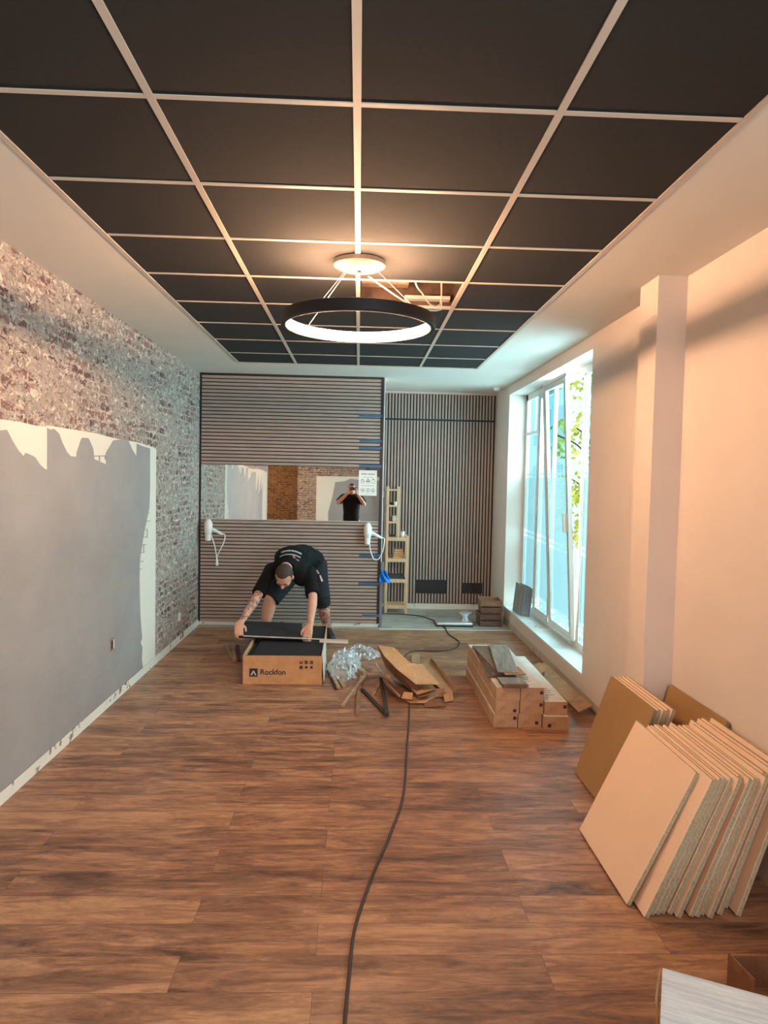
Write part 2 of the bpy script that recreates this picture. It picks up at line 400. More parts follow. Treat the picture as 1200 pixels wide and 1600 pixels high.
wpoly('grey_painted_patch', grey, .0035, .0018, m_gpaint, wl)
for i_, (yy, x0_, x1_) in enumerate(((803,226,233),(815,225,234),(828,223,230),(840,222.5,229),(852,221,228),(864,219.5,225),(878,218,223),(890,217,221),(713.5,146,165))):
    (ya, za), (yb, zb) = L((x0_, yy), (x1_, yy-.3)); wpoly('paint_line', [(ya, za), (yb, zb), (yb, zb+.007), (ya, za+.007)], .0036, .0018, m_gpaint, wl)
for (xx, y0_, y1_) in ((229,828,840),(223.5,852,864),(154,713,721),(163,711,718)):
    (ya, za), (yb, zb) = L((xx, y0_), (xx, y1_)); wpoly('paint_line', [(ya, zb), (ya+.02, zb), (ya+.02, za), (ya, za)], .0036, .0018, m_gpaint, wl)
struct('baseboard_left', box(XL, XL+.006, 1.25, YP, 0, .068), m_plasterbase)
# behind the camera
struct('wall_rear', bx(box(-1.45, XR+.2, YR-.1, YR, 0, ZC+.1), -1.45, -1.35, -4.1, YR-.1, 0, ZC+.1), m_paper2)
rw = struct('wall_rear_alcove', box(-3.5, -1.4, -4.2, -4.1, 0, ZC+.1), m_paper3)
bm = new(); slab(bm, [(-.95,YR+.004,.1),(2.0,YR+.004,.1),(2.0,YR+.004,2.08),(-.95,YR+.004,2.05)], .003, (0,1,0)); p_ = struct('trim_3', bm, m_plaster)
bm = new(); slab(bm, [(-.60,YR+.007,.1),(1.9,YR+.007,.1),(1.9,YR+.007,1.98),(.30,YR+.007,1.96),(-.05,YR+.007,2.0),(-.2,YR+.007,1.93),(-.45,YR+.007,1.9),(-.52,YR+.007,1.5),(-.62,YR+.007,1.1)], .0025, (0,1,0)); struct('trim_4', bm, m_gpaint)
# right wall with two window openings
WY0, WY1, WZ0, WZ1 = 5.335, 8.29, .202, 2.721
bm = new()
T_ = .24
for a in ((-4.1, -2.7, 0, ZC+.1), (-2.7, .2, 0, .2), (-2.7, .2, 2.5, ZC+.1), (.2, WY0, 0, ZC+.1), (WY0, WY1, 0, WZ0), (WY0, WY1, WZ1, ZC+.1), (WY1, YB+.1, 0, ZC+.1)):
    bx(bm, XR, XR+T_, a[0], a[1], a[2], a[3])
wr = struct('wall_right', bm, m_wall)
struct('wall_pilaster', box(1.609, XR, 3.80, 4.045, 0, ZC), m_wall)
def dirt():
    t = NT('stained_wall_foot'); p = t.pos(); n = t.noise(p, 14, 5, .7)
    k = t.ramp(n, [(.62, (0,0,0)), (.70, (1,1,1))]); t.base(t.mix(k.outputs[0], srgb(206, 190, 174), srgb(110, 78, 60)), .9); return t.m
struct('baseboard_right', box(XR-.003, XR, 4.05, YB, .004, .075), dirt())
# partition with slat cladding
PX1 = .262
wb = struct('wall_back', box(XL, PX1+.02, YP+.012, YP+.30, 0, ZC), m_wall)
struct('wall_passage', box(XL, XR+.2, YB+.03, YB+.15, 0, ZC), m_wall)
struct('baseboard_back', box(XL, PX1+.02, YP+.002, YP+.012, 0, .045), m_plasterbase)
struct('baseboard_passage', box(PX1+.02, XR, YB+.005, YB+.03, .004, .075), m_plasterbase)
struct('trim_1', box(PX1+.0, XR, 7.792, 7.808, 0, .006), m_white)

def slat_panel(label, z0, z1):
    t = thing('slatted_wall_panel', label, 'wall panel', (0, 0, 0), 0, 'horizontal slat panels on the partition')
    t['kind'] = 'structure'
    obj('backing', box(XL+.022, PX1-.028, YP, YP+.012, z0, z1), m_black, t)
    bm = new(); n = int(round((z1-z0)/.04)); pt = (z1-z0)/n
    for i in range(n):
        a = z0+pt*i+.0055; bx(bm, XL+.022, PX1-.03, YP-.014, YP, a, a+pt-.011)
    obj('slats', bm, m_slat, t); return t
slat_panel('taupe horizontal slats above the long mirror', 1.815, ZC-.02)
slat_panel('taupe horizontal slats below the long mirror', .045, 1.196)
tr = struct('trim_2', box(XL, XL+.022, YP-.018, YP+.012, .045, ZC), m_trim)
bx_ = struct('trim_5', box(PX1-.03, PX1, YP-.018, YP+.012, .045, ZC), m_trim)
struct('trim_6', box(XL+.022, PX1-.03, YP-.018, YP+.012, ZC-.02, ZC), m_trim)
struct('trim_7', box(PX1+.002, PX1+.03, YP-.006, YP+.012, .01, .60), m_grey)
struct('trim_8', box(PX1+.001, PX1+.010, YP-.010, YP+.012, .60, ZC), m_grey)
# upright slats on the rear wall of the passage
vb = thing('slatted_rear_cladding', 'dark taupe upright slats covering the passage wall behind the wooden shelf', 'wall panel'); vb['kind'] = 'structure'
obj('backing', box(.0, 1.755, YB+.014, YB+.03, .075, 2.80), m_black, vb)
bm = new()
x = 0.0
while x < 1.74:
    bx(bm, x+.0075, x+.0325, YB, YB+.014, .082, 2.455); bx(bm, x+.0075, x+.0325, YB, YB+.014, 2.478, 2.80); x += .0405
obj('slats', bm, m_slatv, vb)
obj('cross_trim', box(0, 1.755, YB-.002, YB+.014, 2.455, 2.478), m_trim, vb)

# ceiling: plaster border + suspended grid
X0, Y0, W = -.0268, 2.1873, .625
EL, ER, YE, YS = -1.2335, 1.1781, 7.11, -2.8
bm = new()
for a in ((-3.5, EL, -4.1, YB+.1), (ER, XR+.2, -4.1, YB+.1), (EL, ER, YE, YB+.1), (EL, ER, -4.1, YS)):
    bx(bm, a[0], a[1], a[2], a[3], ZC, ZC+.06)
ce = struct('ceiling', bm, m_ceil)
bm = new()
for a in ((EL-.012, EL+.012, YS, YE), (ER-.012, ER+.012, YS, YE), (EL, ER, YE-.012, YE+.012)):
    bx(bm, a[0], a[1], a[2], a[3], ZC-.004, ZC+.02)
struct('edge_profile', bm, m_tbar, ce)
bm = new()
for i in (-1, 0, 1): bx(bm, X0+i*W-.0125, X0+i*W+.0125, YS, YE, ZC-.003, ZC+.018)
for j in range(-7, 8):
    y = Y0+j*W
    xs = [EL, X0-W, X0, X0+W, ER]
    for a, b in zip(xs, xs[1:]): bx(bm, a+.012, b-.012, y-.0115, y+.0115, ZC-.002, ZC+.016)
struct('grid_profiles', bm, m_tbar, ce)
xs = [EL, X0-W, X0, X0+W, ER]; ys = [YS]+[Y0+j*W for j in range(-7, 8)]+[YE]
first = None
for c in range(4):
    for r in range(len(ys)-1):
        if c == 2 and abs(ys[r]-(Y0+3*W)) < .01: continue
        struct('ceiling_panel', box(xs[c]+.008, xs[c+1]-.008, ys[r]+.008, ys[r+1]-.008, ZC+.0015, ZC+.020), m_tile, ce)
# the void above the missing panel
hx0, hx1, hy0, hy1 = X0, X0+W, Y0+3*W, Y0+4*W
bm = new(); zt = 3.20
for a in ((hx0-.02, hx0, hy0, hy1, ZC+.02, zt), (hx1, hx1+.02, hy0, hy1, ZC+.02, zt), (hx0-.02, hx1+.02, hy0-.02, hy0, ZC+.02, zt), (hx0-.02, hx1+.02, hy1, hy1+.02, ZC+.02, zt), (hx0, hx1, hy0, hy1, zt, zt+.02)):
    bx(bm, *a)
struct('ceiling_void', bm, plain('void_brown', srgb(92, 70, 56), .9, .3, 12), ce)
struct('roof_slab', box(-3.5, XR+.2, -4.1, YB+.1, 3.25, 3.35), m_ceil)
struct('batten', bx(box(hx0+.02, hx0+.32, hy1-.20, hy1-.10, 2.93, 2.95), hx0+.28, hx1-.04, hy1-.42, hy1-.30, 3.10, 3.13), m_strip, ce)
struct('metal_stud', box(hx0+.30, hx1-.03, hy1-.13, hy1-.06, ZC+.03, ZC+.05), m_tbar, ce)
tag(obj('junction_box', bx(bev(box(hx0+.05, hx0+.13, hy1-.24, hy1-.18, 2.955, 3.03), .006), hx0+.085, hx0+.095, hy1-.215, hy1-.205, 3.03, 3.20), m_card2), 'small beige junction box above the missing ceiling panel', 'junction box')

# ------------------------------------------------------------------ tall window
FX = 1.975                                        # inner plane of the frame
win = thing('window_1', 'tall white window with frosted glass and an inward tilted sash', 'window'); win['kind'] = 'structure'
bm = new()
def bar(bm, y0, y1, z0, z1, x0=FX, d=.036): bx(bm, x0, x0+d, y0, y1, z0, z1)
fz0, fz1 = WZ0, WZ1
bar(bm, WY0, WY1, fz0, fz0+.075); bar(bm, WY0, WY1, fz1-.075, fz1); bar(bm, WY0, WY0+.07, fz0, fz1); bar(bm, WY1-.07, WY1, fz0, fz1)
MU = [7.62, 6.13]                                  # mullions
for y in MU: bar(bm, y-.045, y+.045, fz0+.07, fz1-.07)
obj('window_frame', bm, m_pvc, win)
bm = new(); bar(bm, MU[0]+.045, WY1-.07, 2.235, 2.275, FX+.002, .03); bar(bm, 7.93, 7.945, 2.275, fz1-.075, FX+.016, .018)
obj('transom', bm, m_pvc, win)
obj('glass_pane', box(FX+.010, FX+.015, MU[0]+.045, WY1-.07, fz0+.075, fz1-.075), m_frost, win)
obj('glass_pane', box(FX+.010, FX+.015, WY0+.07, MU[1]-.045, fz0+.075, fz1-.075), m_frost, win)
def sash(name, y0, y1, tilt, parent, wdt=.07):
    z0, z1 = fz0+.06, fz1-.06
    bm = new(); x0, d = -.03, .032
    bx(bm, x0, x0+d, y0, y1, z0, z0+wdt); bx(bm, x0, x0+d, y0, y1, z1-wdt, z1)
    bx(bm, x0, x0+d, y0, y0+wdt, z0+wdt, z1-wdt); bx(bm, x0, x0+d, y1-wdt, y1, z0+wdt, z1-wdt)
    bx(bm, x0-.008, x0, y0-.01, y1+.01, z0-.01, z0+.018); bx(bm, x0-.008, x0, y0-.01, y1+.01, z1-.018, z1+.01)
    bx(bm, x0-.008, x0, y0-.01, y0+.015, z0, z1); bx(bm, x0-.008, x0, y1-.015, y1+.01, z0, z1)
    M = Matrix.Translation((FX, 0, 0)) @ Matrix.Translation((0, 0, z0)) @ Matrix.Rotation(-tilt, 4, 'Y') @ Matrix.Translation((0, 0, -z0))
    bmesh.ops.transform(bm, matrix=M, verts=bm.verts)
    s = obj(name, bm, m_pvc, parent)
    bm = box(-.022, -.017, y0+wdt, y1-wdt, z0+wdt, z1-wdt)
    g = obj('glass_pane', bm, m_frost, s); g.matrix_local = M
    bm = bev(box(-.075, -.03, y0+.02, y0+.045, 1.25, 1.42), .006); h_ = obj('window_handle', bm, m_white, s); h_.matrix_local = M
    return s
sash('tilted_sash', 6.18, 6.92, .055, win)
sash('fixed_sash', 6.96, 7.57, 0.0, win)
bm = new(); tube(bm, [(FX-.02, 6.2, fz1-.05), (FX-.15, 6.25, fz1-.06)], .006, 8); tube(bm, [(FX-.02, 6.9, fz1-.05), (FX-.15, 6.85, fz1-.06)], .006, 8)
obj('tilt_stay', bm, m_pvc, win)
struct('trim_9', box(XR-.002, FX, WY0, WY1, WZ0-.02, WZ0+.002), plain('pale_sill', srgb(226, 230, 228), .4, .02))
# window behind the camera
w2 = thing('window_2', 'plain shop window behind the camera', 'window'); w2['kind'] = 'structure'
bm = new()
for a in ((-2.7, -2.63, .2, 2.5), (.13, .2, .2, 2.5), (-2.63, .13, .2, .27), (-2.63, .13, 2.43, 2.5), (-1.28, -1.22, .27, 2.43)): bar(bm, *a, x0=FX)
obj('window_frame', bm, m_pvc, w2); obj('glass_pane', box(FX+.03, FX+.036, -2.63, .13, .27, 2.43), m_glass, w2)

# ------------------------------------------------------------------ outside
struct('street', box(2.2, 40, -12, 60, -.5, -.4), plain('pale_paving', srgb(222, 226, 228), .9))
fa = thing('town_house', 'pale town house across the street seen through the window', 'building', (0,0,0))
obj('facade', box(11, 12, 36.4, 75, -.4, 11), plain('pale_render', srgb(238, 244, 248), .9), fa)
wm = obj('window_opening', box(10.96, 11.02, 0, 1.2, 0, 1.9), plain('dark_window_glass', srgb(196, 212, 222), .3), fa, loc=(0, 37.5, .8))
for k in range(14):
    for l in range(3):
        if k or l:
            q_ = wm.copy(); C.objects.link(q_); q_.location = (0, 37.5+k*2.6, .8+l*3.2)
tr = thing('street_tree', 'leafy yellow green tree outside the window', 'tree', (0,0,0))
tc = Vector((5.45, 15.8, 0))
bm = new(); tube(bm, smooth_path([tc+Vector((0,0,-.4)), tc+Vector((.05,.1,1.2)), tc+Vector((-.08,0,2.6)), tc+Vector((.1,.1,5.2))]), .09, 10)
for k in range(14):
    a = random.uniform(0, 6.28); h = random.uniform(.6, 4.2); r = random.uniform(.6, 1.3)
    tube(bm, smooth_path([tc+Vector((0,0,h)), tc+Vector((math.cos(a)*r*.5, math.sin(a)*r*.5, h+.5)), tc+Vector((math.cos(a)*r, math.sin(a)*r, h+.7))], 4), .02, 6)
obj('trunk', bm, plain('bark', srgb(90, 80, 70), .9), tr)
bm = new()
for k in range(3000):
    a = random.uniform(0, 6.28); z = random.uniform(.2, 5.6); r = 1.15*math.sqrt(random.random())*(1-.3*abs(z-2.8)/2.8)
    c = tc+Vector((math.cos(a)*r, math.sin(a)*r, z))
    if noise.noise(c*1.6) < -.05: continue
    s = random.uniform(.05, .09); q = Vector((random.gauss(0,1), random.gauss(0,1), random.gauss(0,1))).normalized(); u = q.orthogonal().normalized(); v = q.cross(u)
    vs = [bm.verts.new(c+u*s*math.cos(t)+v*s*.6*math.sin(t)) for t in (0, 1.1, 2.1, 3.14, 4.2, 5.2)]; bm.faces.new(vs)
lf = obj('foliage', bm, plain('leaf', srgb(206, 214, 84), .6, .3, 3), tr); lf['kind'] = 'stuff'

# ------------------------------------------------------------------ ring lamp
LX, LY, LZ = -.018, 3.725, 2.482
lamp = thing('ring_pendant_lamp', 'large black ring pendant lamp glowing warm on its inner side', 'lamp', (LX, LY, LZ))
bm = new(); lathe(bm, [(.376, .004), (.378, 0), (.402, 0), (.406, .004), (.404, .056), (.396, .060), (.376, .060), (.376, .004)], seg=96)
obj('ring_body', bm, m_trim, lamp, smooth=True)
bm = new(); lathe(bm, [(.374, .004), (.370, .009), (.370, .050), (.374, .056), (.3758, .056), (.3758, .004), (.374, .004)], seg=96)
obj('light_strip', bm, m_emit, lamp, smooth=True)
bm = new(); lathe(bm, [(.3785, -.0015), (.382, -.002), (.384, 0.0), (.378, .0006), (.3785, -.0015)], seg=96); obj('lower_lip', bm, m_tbar, lamp, smooth=True)
bm = new(); zc = ZC-LZ
lathe(bm, [(.0005, zc-.052), (.05, zc-.050), (.11, zc-.040), (.137, zc-.026), (.138, zc-.004), (.132, zc-.003), (.0005, zc-.003)], seg=48)
obj('ceiling_canopy', bm, plain('canopy_taupe', srgb(52, 46, 43), .6, .03), lamp, smooth=True)
for a in (PI+1.12, PI+1.18, PI-.75, -.85):
    p = Vector((math.cos(a), math.sin(a), 0)); bm = new(); tube(bm, [p*.10+Vector((0,0,zc-.044)), p*.39+Vector((0,0,.058))], .0012, 6)
    obj('suspension_wire', bm, m_tbar, lamp)
bm = new(); cyl(bm, (0, 0, zc-.06), .009, .012); obj('cable_gland', bm, m_trim, lamp)
def cable(name, pts, r, m, label, cat, n=8, parent=None, group=None):
    bm = new(); tube(bm, smooth_path(pts, n), r, 8); o = obj(name, bm, m, parent, smooth=True)
    if label: tag(o, label, cat, group)
    return o
cable('white_cable', [(.03, 4.0, ZC+.004), (.10, 4.05, 2.80), (.25, 4.22, 2.755), (.38, 4.42, 2.76), (.50, 4.60, 2.80), (.52, 4.63, 2.86), (.5, 4.62, 3.19)], .005, m_tbar, 'white cable sagging from the ceiling beside the lamp canopy into the open panel', 'cable')
cable('white_cable', [(.30, 4.09, 3.19), (.30, 4.09, 2.86), (.36, 4.22, 2.80), (.42, 4.36, 2.775), (.48, 4.44, 2.79), (.50, 4.47, 2.86), (.50, 4.47, 3.19)], .005, m_tbar, 'short white cable loop hanging down through the open ceiling panel', 'cable')
# smoke detector
bm = new(); lathe(bm, [(.0005, -.035), (.03, -.034), (.045, -.02), (.048, 0), (.0005, 0)], (0,0,0), 24); tag(obj('smoke_detector', bm, m_white, smooth=True, loc=(1.66, 8.52, ZC)), 'small round white detector on ceiling near passage window corner', 'detector')

l = bpy.data.lights.new('alcove_fill', 'POINT'); l.energy = 45; l.color = (1.0, .72, .44); l.shadow_soft_size = .08  # added warm fill that brightens the alcove reflected in the mirror
o = bpy.data.objects.new('alcove_fill', l); C.objects.link(o); o.location = (-2.3, -2.2, 2.45)
dl = thing('added_globe_lamp', 'unseen globe lamp added to warm the alcove behind the camera', 'lamp', (-2.3, -2.2, 2.6))  # invented glowing globe, out of view, goes with the alcove's added fill
bm = new(); ellipsoid(bm, (0,0,0), (.07,.07,.07)); obj('globe', bm, emis('fill_globe_glow', (1.0,.68,.4), 8), dl, smooth=True)
bm = new(); tube(bm, [(0,0,.07), (0,0,.228)], .008, 10); obj('lamp_stem', bm, m_trim, dl)

# ------------------------------------------------------------------ mirror, notice, tapes, dryers
mz0, mz1, mx0, mx1 = 1.198, 1.813, XL+.023, PX1-.031
nrm = Vector((.0083, -1, .0147)).normalized()
mir = thing('wall_mirror', 'long frameless mirror set between the horizontal slats', 'mirror', ((mx0+mx1)/2, YP-.009, (mz0+mz1)/2))
bm = new(); hw, hh = (mx1-mx0)/2, (mz1-mz0)/2
def mpt(x, z, d=0): return Vector((x, (nrm.x*x+nrm.z*z)/-nrm.y, z)) + nrm*d
slab(bm, [mpt(-hw, -hh), mpt(hw, -hh), mpt(hw, hh), mpt(-hw, hh)], .006, nrm); obj('glass', bm, m_mirror, mir)
bm = new(); slab(bm, [mpt(-hw, -hh, .003), mpt(hw, -hh, .003), mpt(hw, -hh+.010, .003), mpt(-hw, -hh+.010, .003)], .006, nrm); obj('lower_edge', bm, m_tbar, mir)
mc = Vector(((mx0+mx1)/2, YP-.009, (mz0+mz1)/2))
nt_ = thing('hygiene_notice', 'white notice sheet with six round pictograms stuck on the mirror', 'notice', mc)
nx0, nx1, nz0, nz1 = .000-mc.x, .205-mc.x, 1.50-mc.z, 1.785-mc.z
bm = new(); slab(bm, [mpt(nx0, nz0, .002), mpt(nx1, nz0, .002), mpt(nx1, nz1, .002), mpt(nx0, nz1, .002)], .0015, nrm); obj('sheet', bm, m_white, nt_)
bm = new()
def nbar(x0, x1, z0, z1): slab(bm, [mpt(nx0+x0, nz0+z0, .0026), mpt(nx0+x1, nz0+z0, .0026), mpt(nx0+x1, nz0+z1, .0026), mpt(nx0+x0, nz0+z1, .0026)], .0005, nrm)
for a, b in ((.028, .095), (.106, .180)):
    x = a
    while x < b: nbar(x, min(b, x+.009), .237, .248); x += .0115
for zz, a, b in ((.205, .05, .16), (.110, .032, .17)):
    x = a
    while x < b: nbar(x, x+.005, zz, zz+.005); x += .0075
for a, b in ((.012, .19),):
    nbar(a, b, .020, .0212); nbar(a, b, .268, .2692)
obj('lettering', bm, plain('grey_print', srgb(105, 98, 95), .8), nt_)
def pict(cx, cz, kind):
    bm = new(); c0 = mpt(nx0+cx, nz0+cz, .003)
    for k in range(20):
        a0, a1 = 2*PI*k/20, 2*PI*(k+1)/20
        q = [mpt(nx0+cx+math.cos(a)*r, nz0+cz+math.sin(a)*r, .003) for a, r in ((a0, .019), (a1, .019), (a1, .0225), (a0, .0225))]
        slab(bm, q, .0005, nrm)
    for x0, x1, z0, z1 in kind: slab(bm, [mpt(nx0+cx+x0, nz0+cz+z0, .003), mpt(nx0+cx+x1, nz0+cz+z0, .003), mpt(nx0+cx+x1, nz0+cz+z1, .003), mpt(nx0+cx+x0, nz0+cz+z1, .003)], .0005, nrm)
    return obj('pictogram', bm, plain('pict_print', srgb(92, 86, 86), .8), nt_)
pict(.045, .060, [(-.008, .010, -.006, .004)]); pict(.104, .060, [(-.004, .003, -.012, .012)]); pict(.162, .060, [(-.007, .003, -.012, .002), (-.003, .001, .002, .012)])
pict(.045, .160, [(-.003, .012, -.004, .003), (-.008, -.003, .006, .03)]); pict(.104, .160, [(-.016, .016, -.004, .008), (-.006, .006, .020, .032)]); pict(.160, .160, [(-.001, .012, .018, .030)])

tp = [('blue tape strip on the slats, topmost of the seven', -.011, .243, 2.398), ('blue tape strip on the slats, second from the top', .0, .246, 2.118),
      ('blue tape strip on the slats, third from the top', -.005, .246, 2.036), ('wide blue tape strip along the slats just above the notice', .0, .25, 1.832),
      ('blue tape strip on the slats behind the dryer cord loop', .02, .25, .822), ('blue tape strip on slats below the blue bag', .02, .262, .504),
      ('blue tape strip on the slats, lowest near the floor', .07, .262, .136)]
for i, (lb, a, b, z) in enumerate(tp):
    bm = new(); hh_ = .014 if i != 3 else .016
    y = YP-.0195
    bx(bm, a, b, y, y+.001, z-hh_, z+hh_)
    tag(obj('blue_tape', bm, m_blue), lb, 'tape', 'blue tapes on the slat wall')

def dryer(label, x, z, mirror_cord):
    d = thing('hair_dryer', label, 'hair dryer', (x, YP-.07, z), 0, 'wall mounted hair dryers')
    bm = new(); tube(bm, [(0,0,.20), (0,0,.185), (0,0,.09), (0,0,.075)], [.034, .047, .045, .038], 20, flat=False)
    obj('dryer_body', bm, m_white, d, smooth=True, angle=60)
    bm = new(); tube(bm, [(-.002,0,.085), (-.002,0,.03), (-.002,0,-.01)], [.036, .034, .031], 20); obj('holder_cup', bm, m_white, d, smooth=True)
    bm = new(); bx(bm, -.03, .03, .02, .054, .02, .12); bev(bm, .006); obj('wall_bracket', bm, m_white, d)
    bm = new(); tube(bm, [(.03,0,.13), (.07,0,.105), (.125,0,.078), (.15,0,.066)], [.018, .020, .017, .012], 14, flat=False); obj('handle', bm, m_white, d, smooth=True)
    if mirror_cord:
        pts = [(.15,0,.066), (.185,0,.055), (.175,.0,-.02), (.13,.0,-.12), (.105,.02,-.17), (.095,.02,-.20), (.10,.02,-.27), (.095,.02,-.28), (.09,.02,-.20), (.085,.02,-.15), (.06,.02,-.04), (.035,.02,.03), (.03,.03,.06)]
    else:
        pts = [(.15,0,.066), (.187,0,.056), (.185,0,-.01), (.172,0,-.08), (.14,0,-.16), (.105,0,-.185), (.07,0,-.17), (.04,.01,-.10), (.025,.02,-.03), (.02,.03,.03)]
    bm = new(); tube(bm, smooth_path(pts, 8), .0065, 8); obj('cord', bm, m_white, d, smooth=True)
    if mirror_cord:
        bm = new(); tube(bm, [(.098,.01,-.22), (.097,.01,-.275)], [.010, .018], 12, flat=False); obj('cord_plug', bm, m_white, d, smooth=True)
dryer('white wall mounted hair dryer near the brick wallpaper, cord hanging in a V', -1.665, .975, True)
dryer('white wall mounted hair dryer near the wooden shelf, cord in a round loop', .112, .965, False)
# switch box and blue bag at the end of the partition
bm = bev(box(.268, .302, YP-.035, YP-.004, .655, .755), .006); tag(obj('grey_wall_hook', bm, m_grey), 'small grey hook plate at end of the slat partition above blue bag', 'hook')
bm = new(); bmesh.ops.create_grid(bm, x_segments=10, y_segments=12, size=.5)
for v in bm.verts:
    u, t_ = v.co.x, v.co.y+.5; wd = .045+.055*(1-t_)
    v.co = Vector((.297+u*wd*1.3+.02*(1-t_), YP-.05-.02*math.sin(u*9+t_*4), .66-.105*(1-t_)-.02*(u+.5)*(1-t_)))
bmesh.ops.solidify(bm, geom=bm.faces[:], thickness=.02)
tag(obj('blue_bag', bm, m_bluebag, smooth=True), 'bright blue plastic bag hanging at the end of the slat partition', 'bag')
bm = bev(box(.295, .345, YB-.035, YB, 1.455, 1.535), .006); bx(bm, .31, .33, YB-.05, YB-.03, 1.48, 1.51)
tag(obj('wall_thermostat', bm, m_tbar), 'small pale switch box on upright slats beside the wooden shelf', 'switch')
# sockets on the left wall
sk = thing('open_socket', 'open wall socket hole in the grey painted patch', 'socket', (XL+.004, *P(174, 1007, 'x', XL)[1:]))
bm = new(); bx(bm, 0, .004, -.04, .04, -.045, .045); obj('torn_plate', bm, m_card2, sk)
bm = new(); bx(bm, .004, .006, -.028, .008, -.03, .03); obj('socket_hole', bm, m_trim, sk)
bm = new(); bx(bm, .004, .009, .012, .024, -.03, .03); obj('bent_tab', bm, m_white, sk)
tag(obj('wall_socket', bev(box(XL+.001, XL+.012, 6.99, 7.07, .225, .305), .003), m_white), 'white wall socket low on the brick wallpaper', 'socket')
tag(obj('light_switch', bev(box(XL-.002, XL+.012, 1.26, 1.34, 1.15, 1.42), .003), m_white), 'white switch plate at end of the stripped wall, seen in mirror', 'switch')
struct('trim_10', box(XL-.152, XL+.008, 1.235, 1.30, 0, ZC), plain('warm_plaster', srgb(232, 214, 190), .8))

# vents
def vent(label, x0, x1, z0, z1, m):
    v = thing('wall_vent', label, 'vent', (0,0,0))
    obj('grille_back', box(x0, x1, YB-.006, YB+.001, z0, z1), m, v)
    bm = new(); z = z0+.006
    while z < z1-.004: bx(bm, x0, x1, YB-.010, YB-.006, z, z+.006); z += .014
    bx(bm, x0-.004, x1+.004, YB-.011, YB-.004, z0-.004, z0+.002); bx(bm, x0-.004, x1+.004, YB-.011, YB-.004, z1-.002, z1+.004)
    obj('grille', bm, m, v)
vent('wide black vent grille in the upright slats near the wooden shelf', .764, 1.171, .215, .385, m_trim)
vent('smaller dark vent grille in the upright slats above the crates', 1.369, 1.643, .222, .353, plain('dark_vent', srgb(52, 44, 42), .7))

# ------------------------------------------------------------------ wooden shelf in the passage
sh = thing('wooden_shelf', 'narrow stepped pine shelf standing in the passage', 'shelf', (0,0,0))
SY0, SY1 = 8.70, 8.98
def post(x, y, z1): 
    obj('post', box(x, x+.030, y, y+.028, .004, z1), m_pine, sh)
for y in (SY0, SY1-.028):
    post(.355, y, 1.60); post(.610, y, .985)
    obj('post', box(.495, .520, y, y+.026, .965, 1.60), m_pine, sh)
for x0, x1, z in ((.385, .495, 1.555), (.385, .495, 1.355), (.385, .495, 1.150)):
    bm = new(); bx(bm, x0, x1, SY0+.004, SY1-.004, z-.008, z+.012); obj('shelf_board', bm, m_pine, sh)
for z in (.955, .69, .43, .10):
    bm = new(); bx(bm, .385, .610, SY0+.002, SY1-.002, z-.010, z+.010); bx(bm, .385, .610, SY0+.001, SY0+.018, z-.034, z-.010); obj('shelf_board', bm, m_pine, sh)
tw = bev(box(.392, .603, SY0+.03, SY1-.03, .440, .470), .010); bx(tw, .40, .59, SY0+.04, SY1-.05, .470, .485)
tag(obj('folded_towel', tw, m_darkcloth, smooth=True), 'dark grey folded towel on a lower board of the pine shelf', 'towel')
bm = new()
for k in range(4): bx(bm, .45+.006*k, .60-.008*k, SY0+.05, SY1-.08, .70+.028*k, .724+.028*k)
tag(obj('napkin_stack', bev(bm, .003), m_card), 'stack of brown paper napkins on the pine shelf', 'napkins')
tag(obj('dark_jar', lathe(new(), [(.0005,0),(.024,0),(.026,.03),(.018,.045),(.0005,.048)], (.418, SY0+.1, .70)), m_cratew, smooth=True), 'small dark jar next to the brown napkins', 'jar')
tag(obj('glass_jar', lathe(new(), [(.0005,0),(.028,0),(.030,.02),(.030,.065),(.022,.075),(.0005,.078)], (.567, SY0+.08, .965)), m_chrome, smooth=True), 'small silver tin on the step of the pine shelf', 'tin')
tag(obj('dark_bowl', lathe(new(), [(.0005,0),(.030,0),(.044,.035),(.040,.035),(.0005,.012)], (.44, SY0+.1, 1.367)), m_darkcloth, smooth=True), 'dark bowl on the upper board of the pine shelf', 'bowl')
tag(obj('white_cup', lathe(new(), [(.0005,0),(.022,0),(.030,.045),(.026,.045),(.0005,.01)], (.47, SY0+.03, 1.367)), m_white, smooth=True), 'white cup beside the dark bowl', 'cup')
tag(obj('white_pot', lathe(new(), [(.0005,0),(.026,0),(.034,.03),(.030,.05),(.034,.07),(.0005,.074)], (.462, SY0+.07, 1.162)), m_white, smooth=True), 'white round pot on the middle small board of the pine shelf', 'pot')
tag(obj('brown_pot', lathe(new(), [(.0005,0),(.020,0),(.026,.03),(.018,.055),(.0005,.06)], (.412, SY0+.1, 1.162)), m_cratew, smooth=True), 'small brown pot beside the white round pot', 'pot')
tag(obj('dark_dish', lathe(new(), [(.0005,0),(.035,0),(.046,.022),(.0005,.024)], (.44, SY0+.1, .967)), m_darkcloth, smooth=True), 'flat dark dish on the pine shelf under the small boards', 'dish')

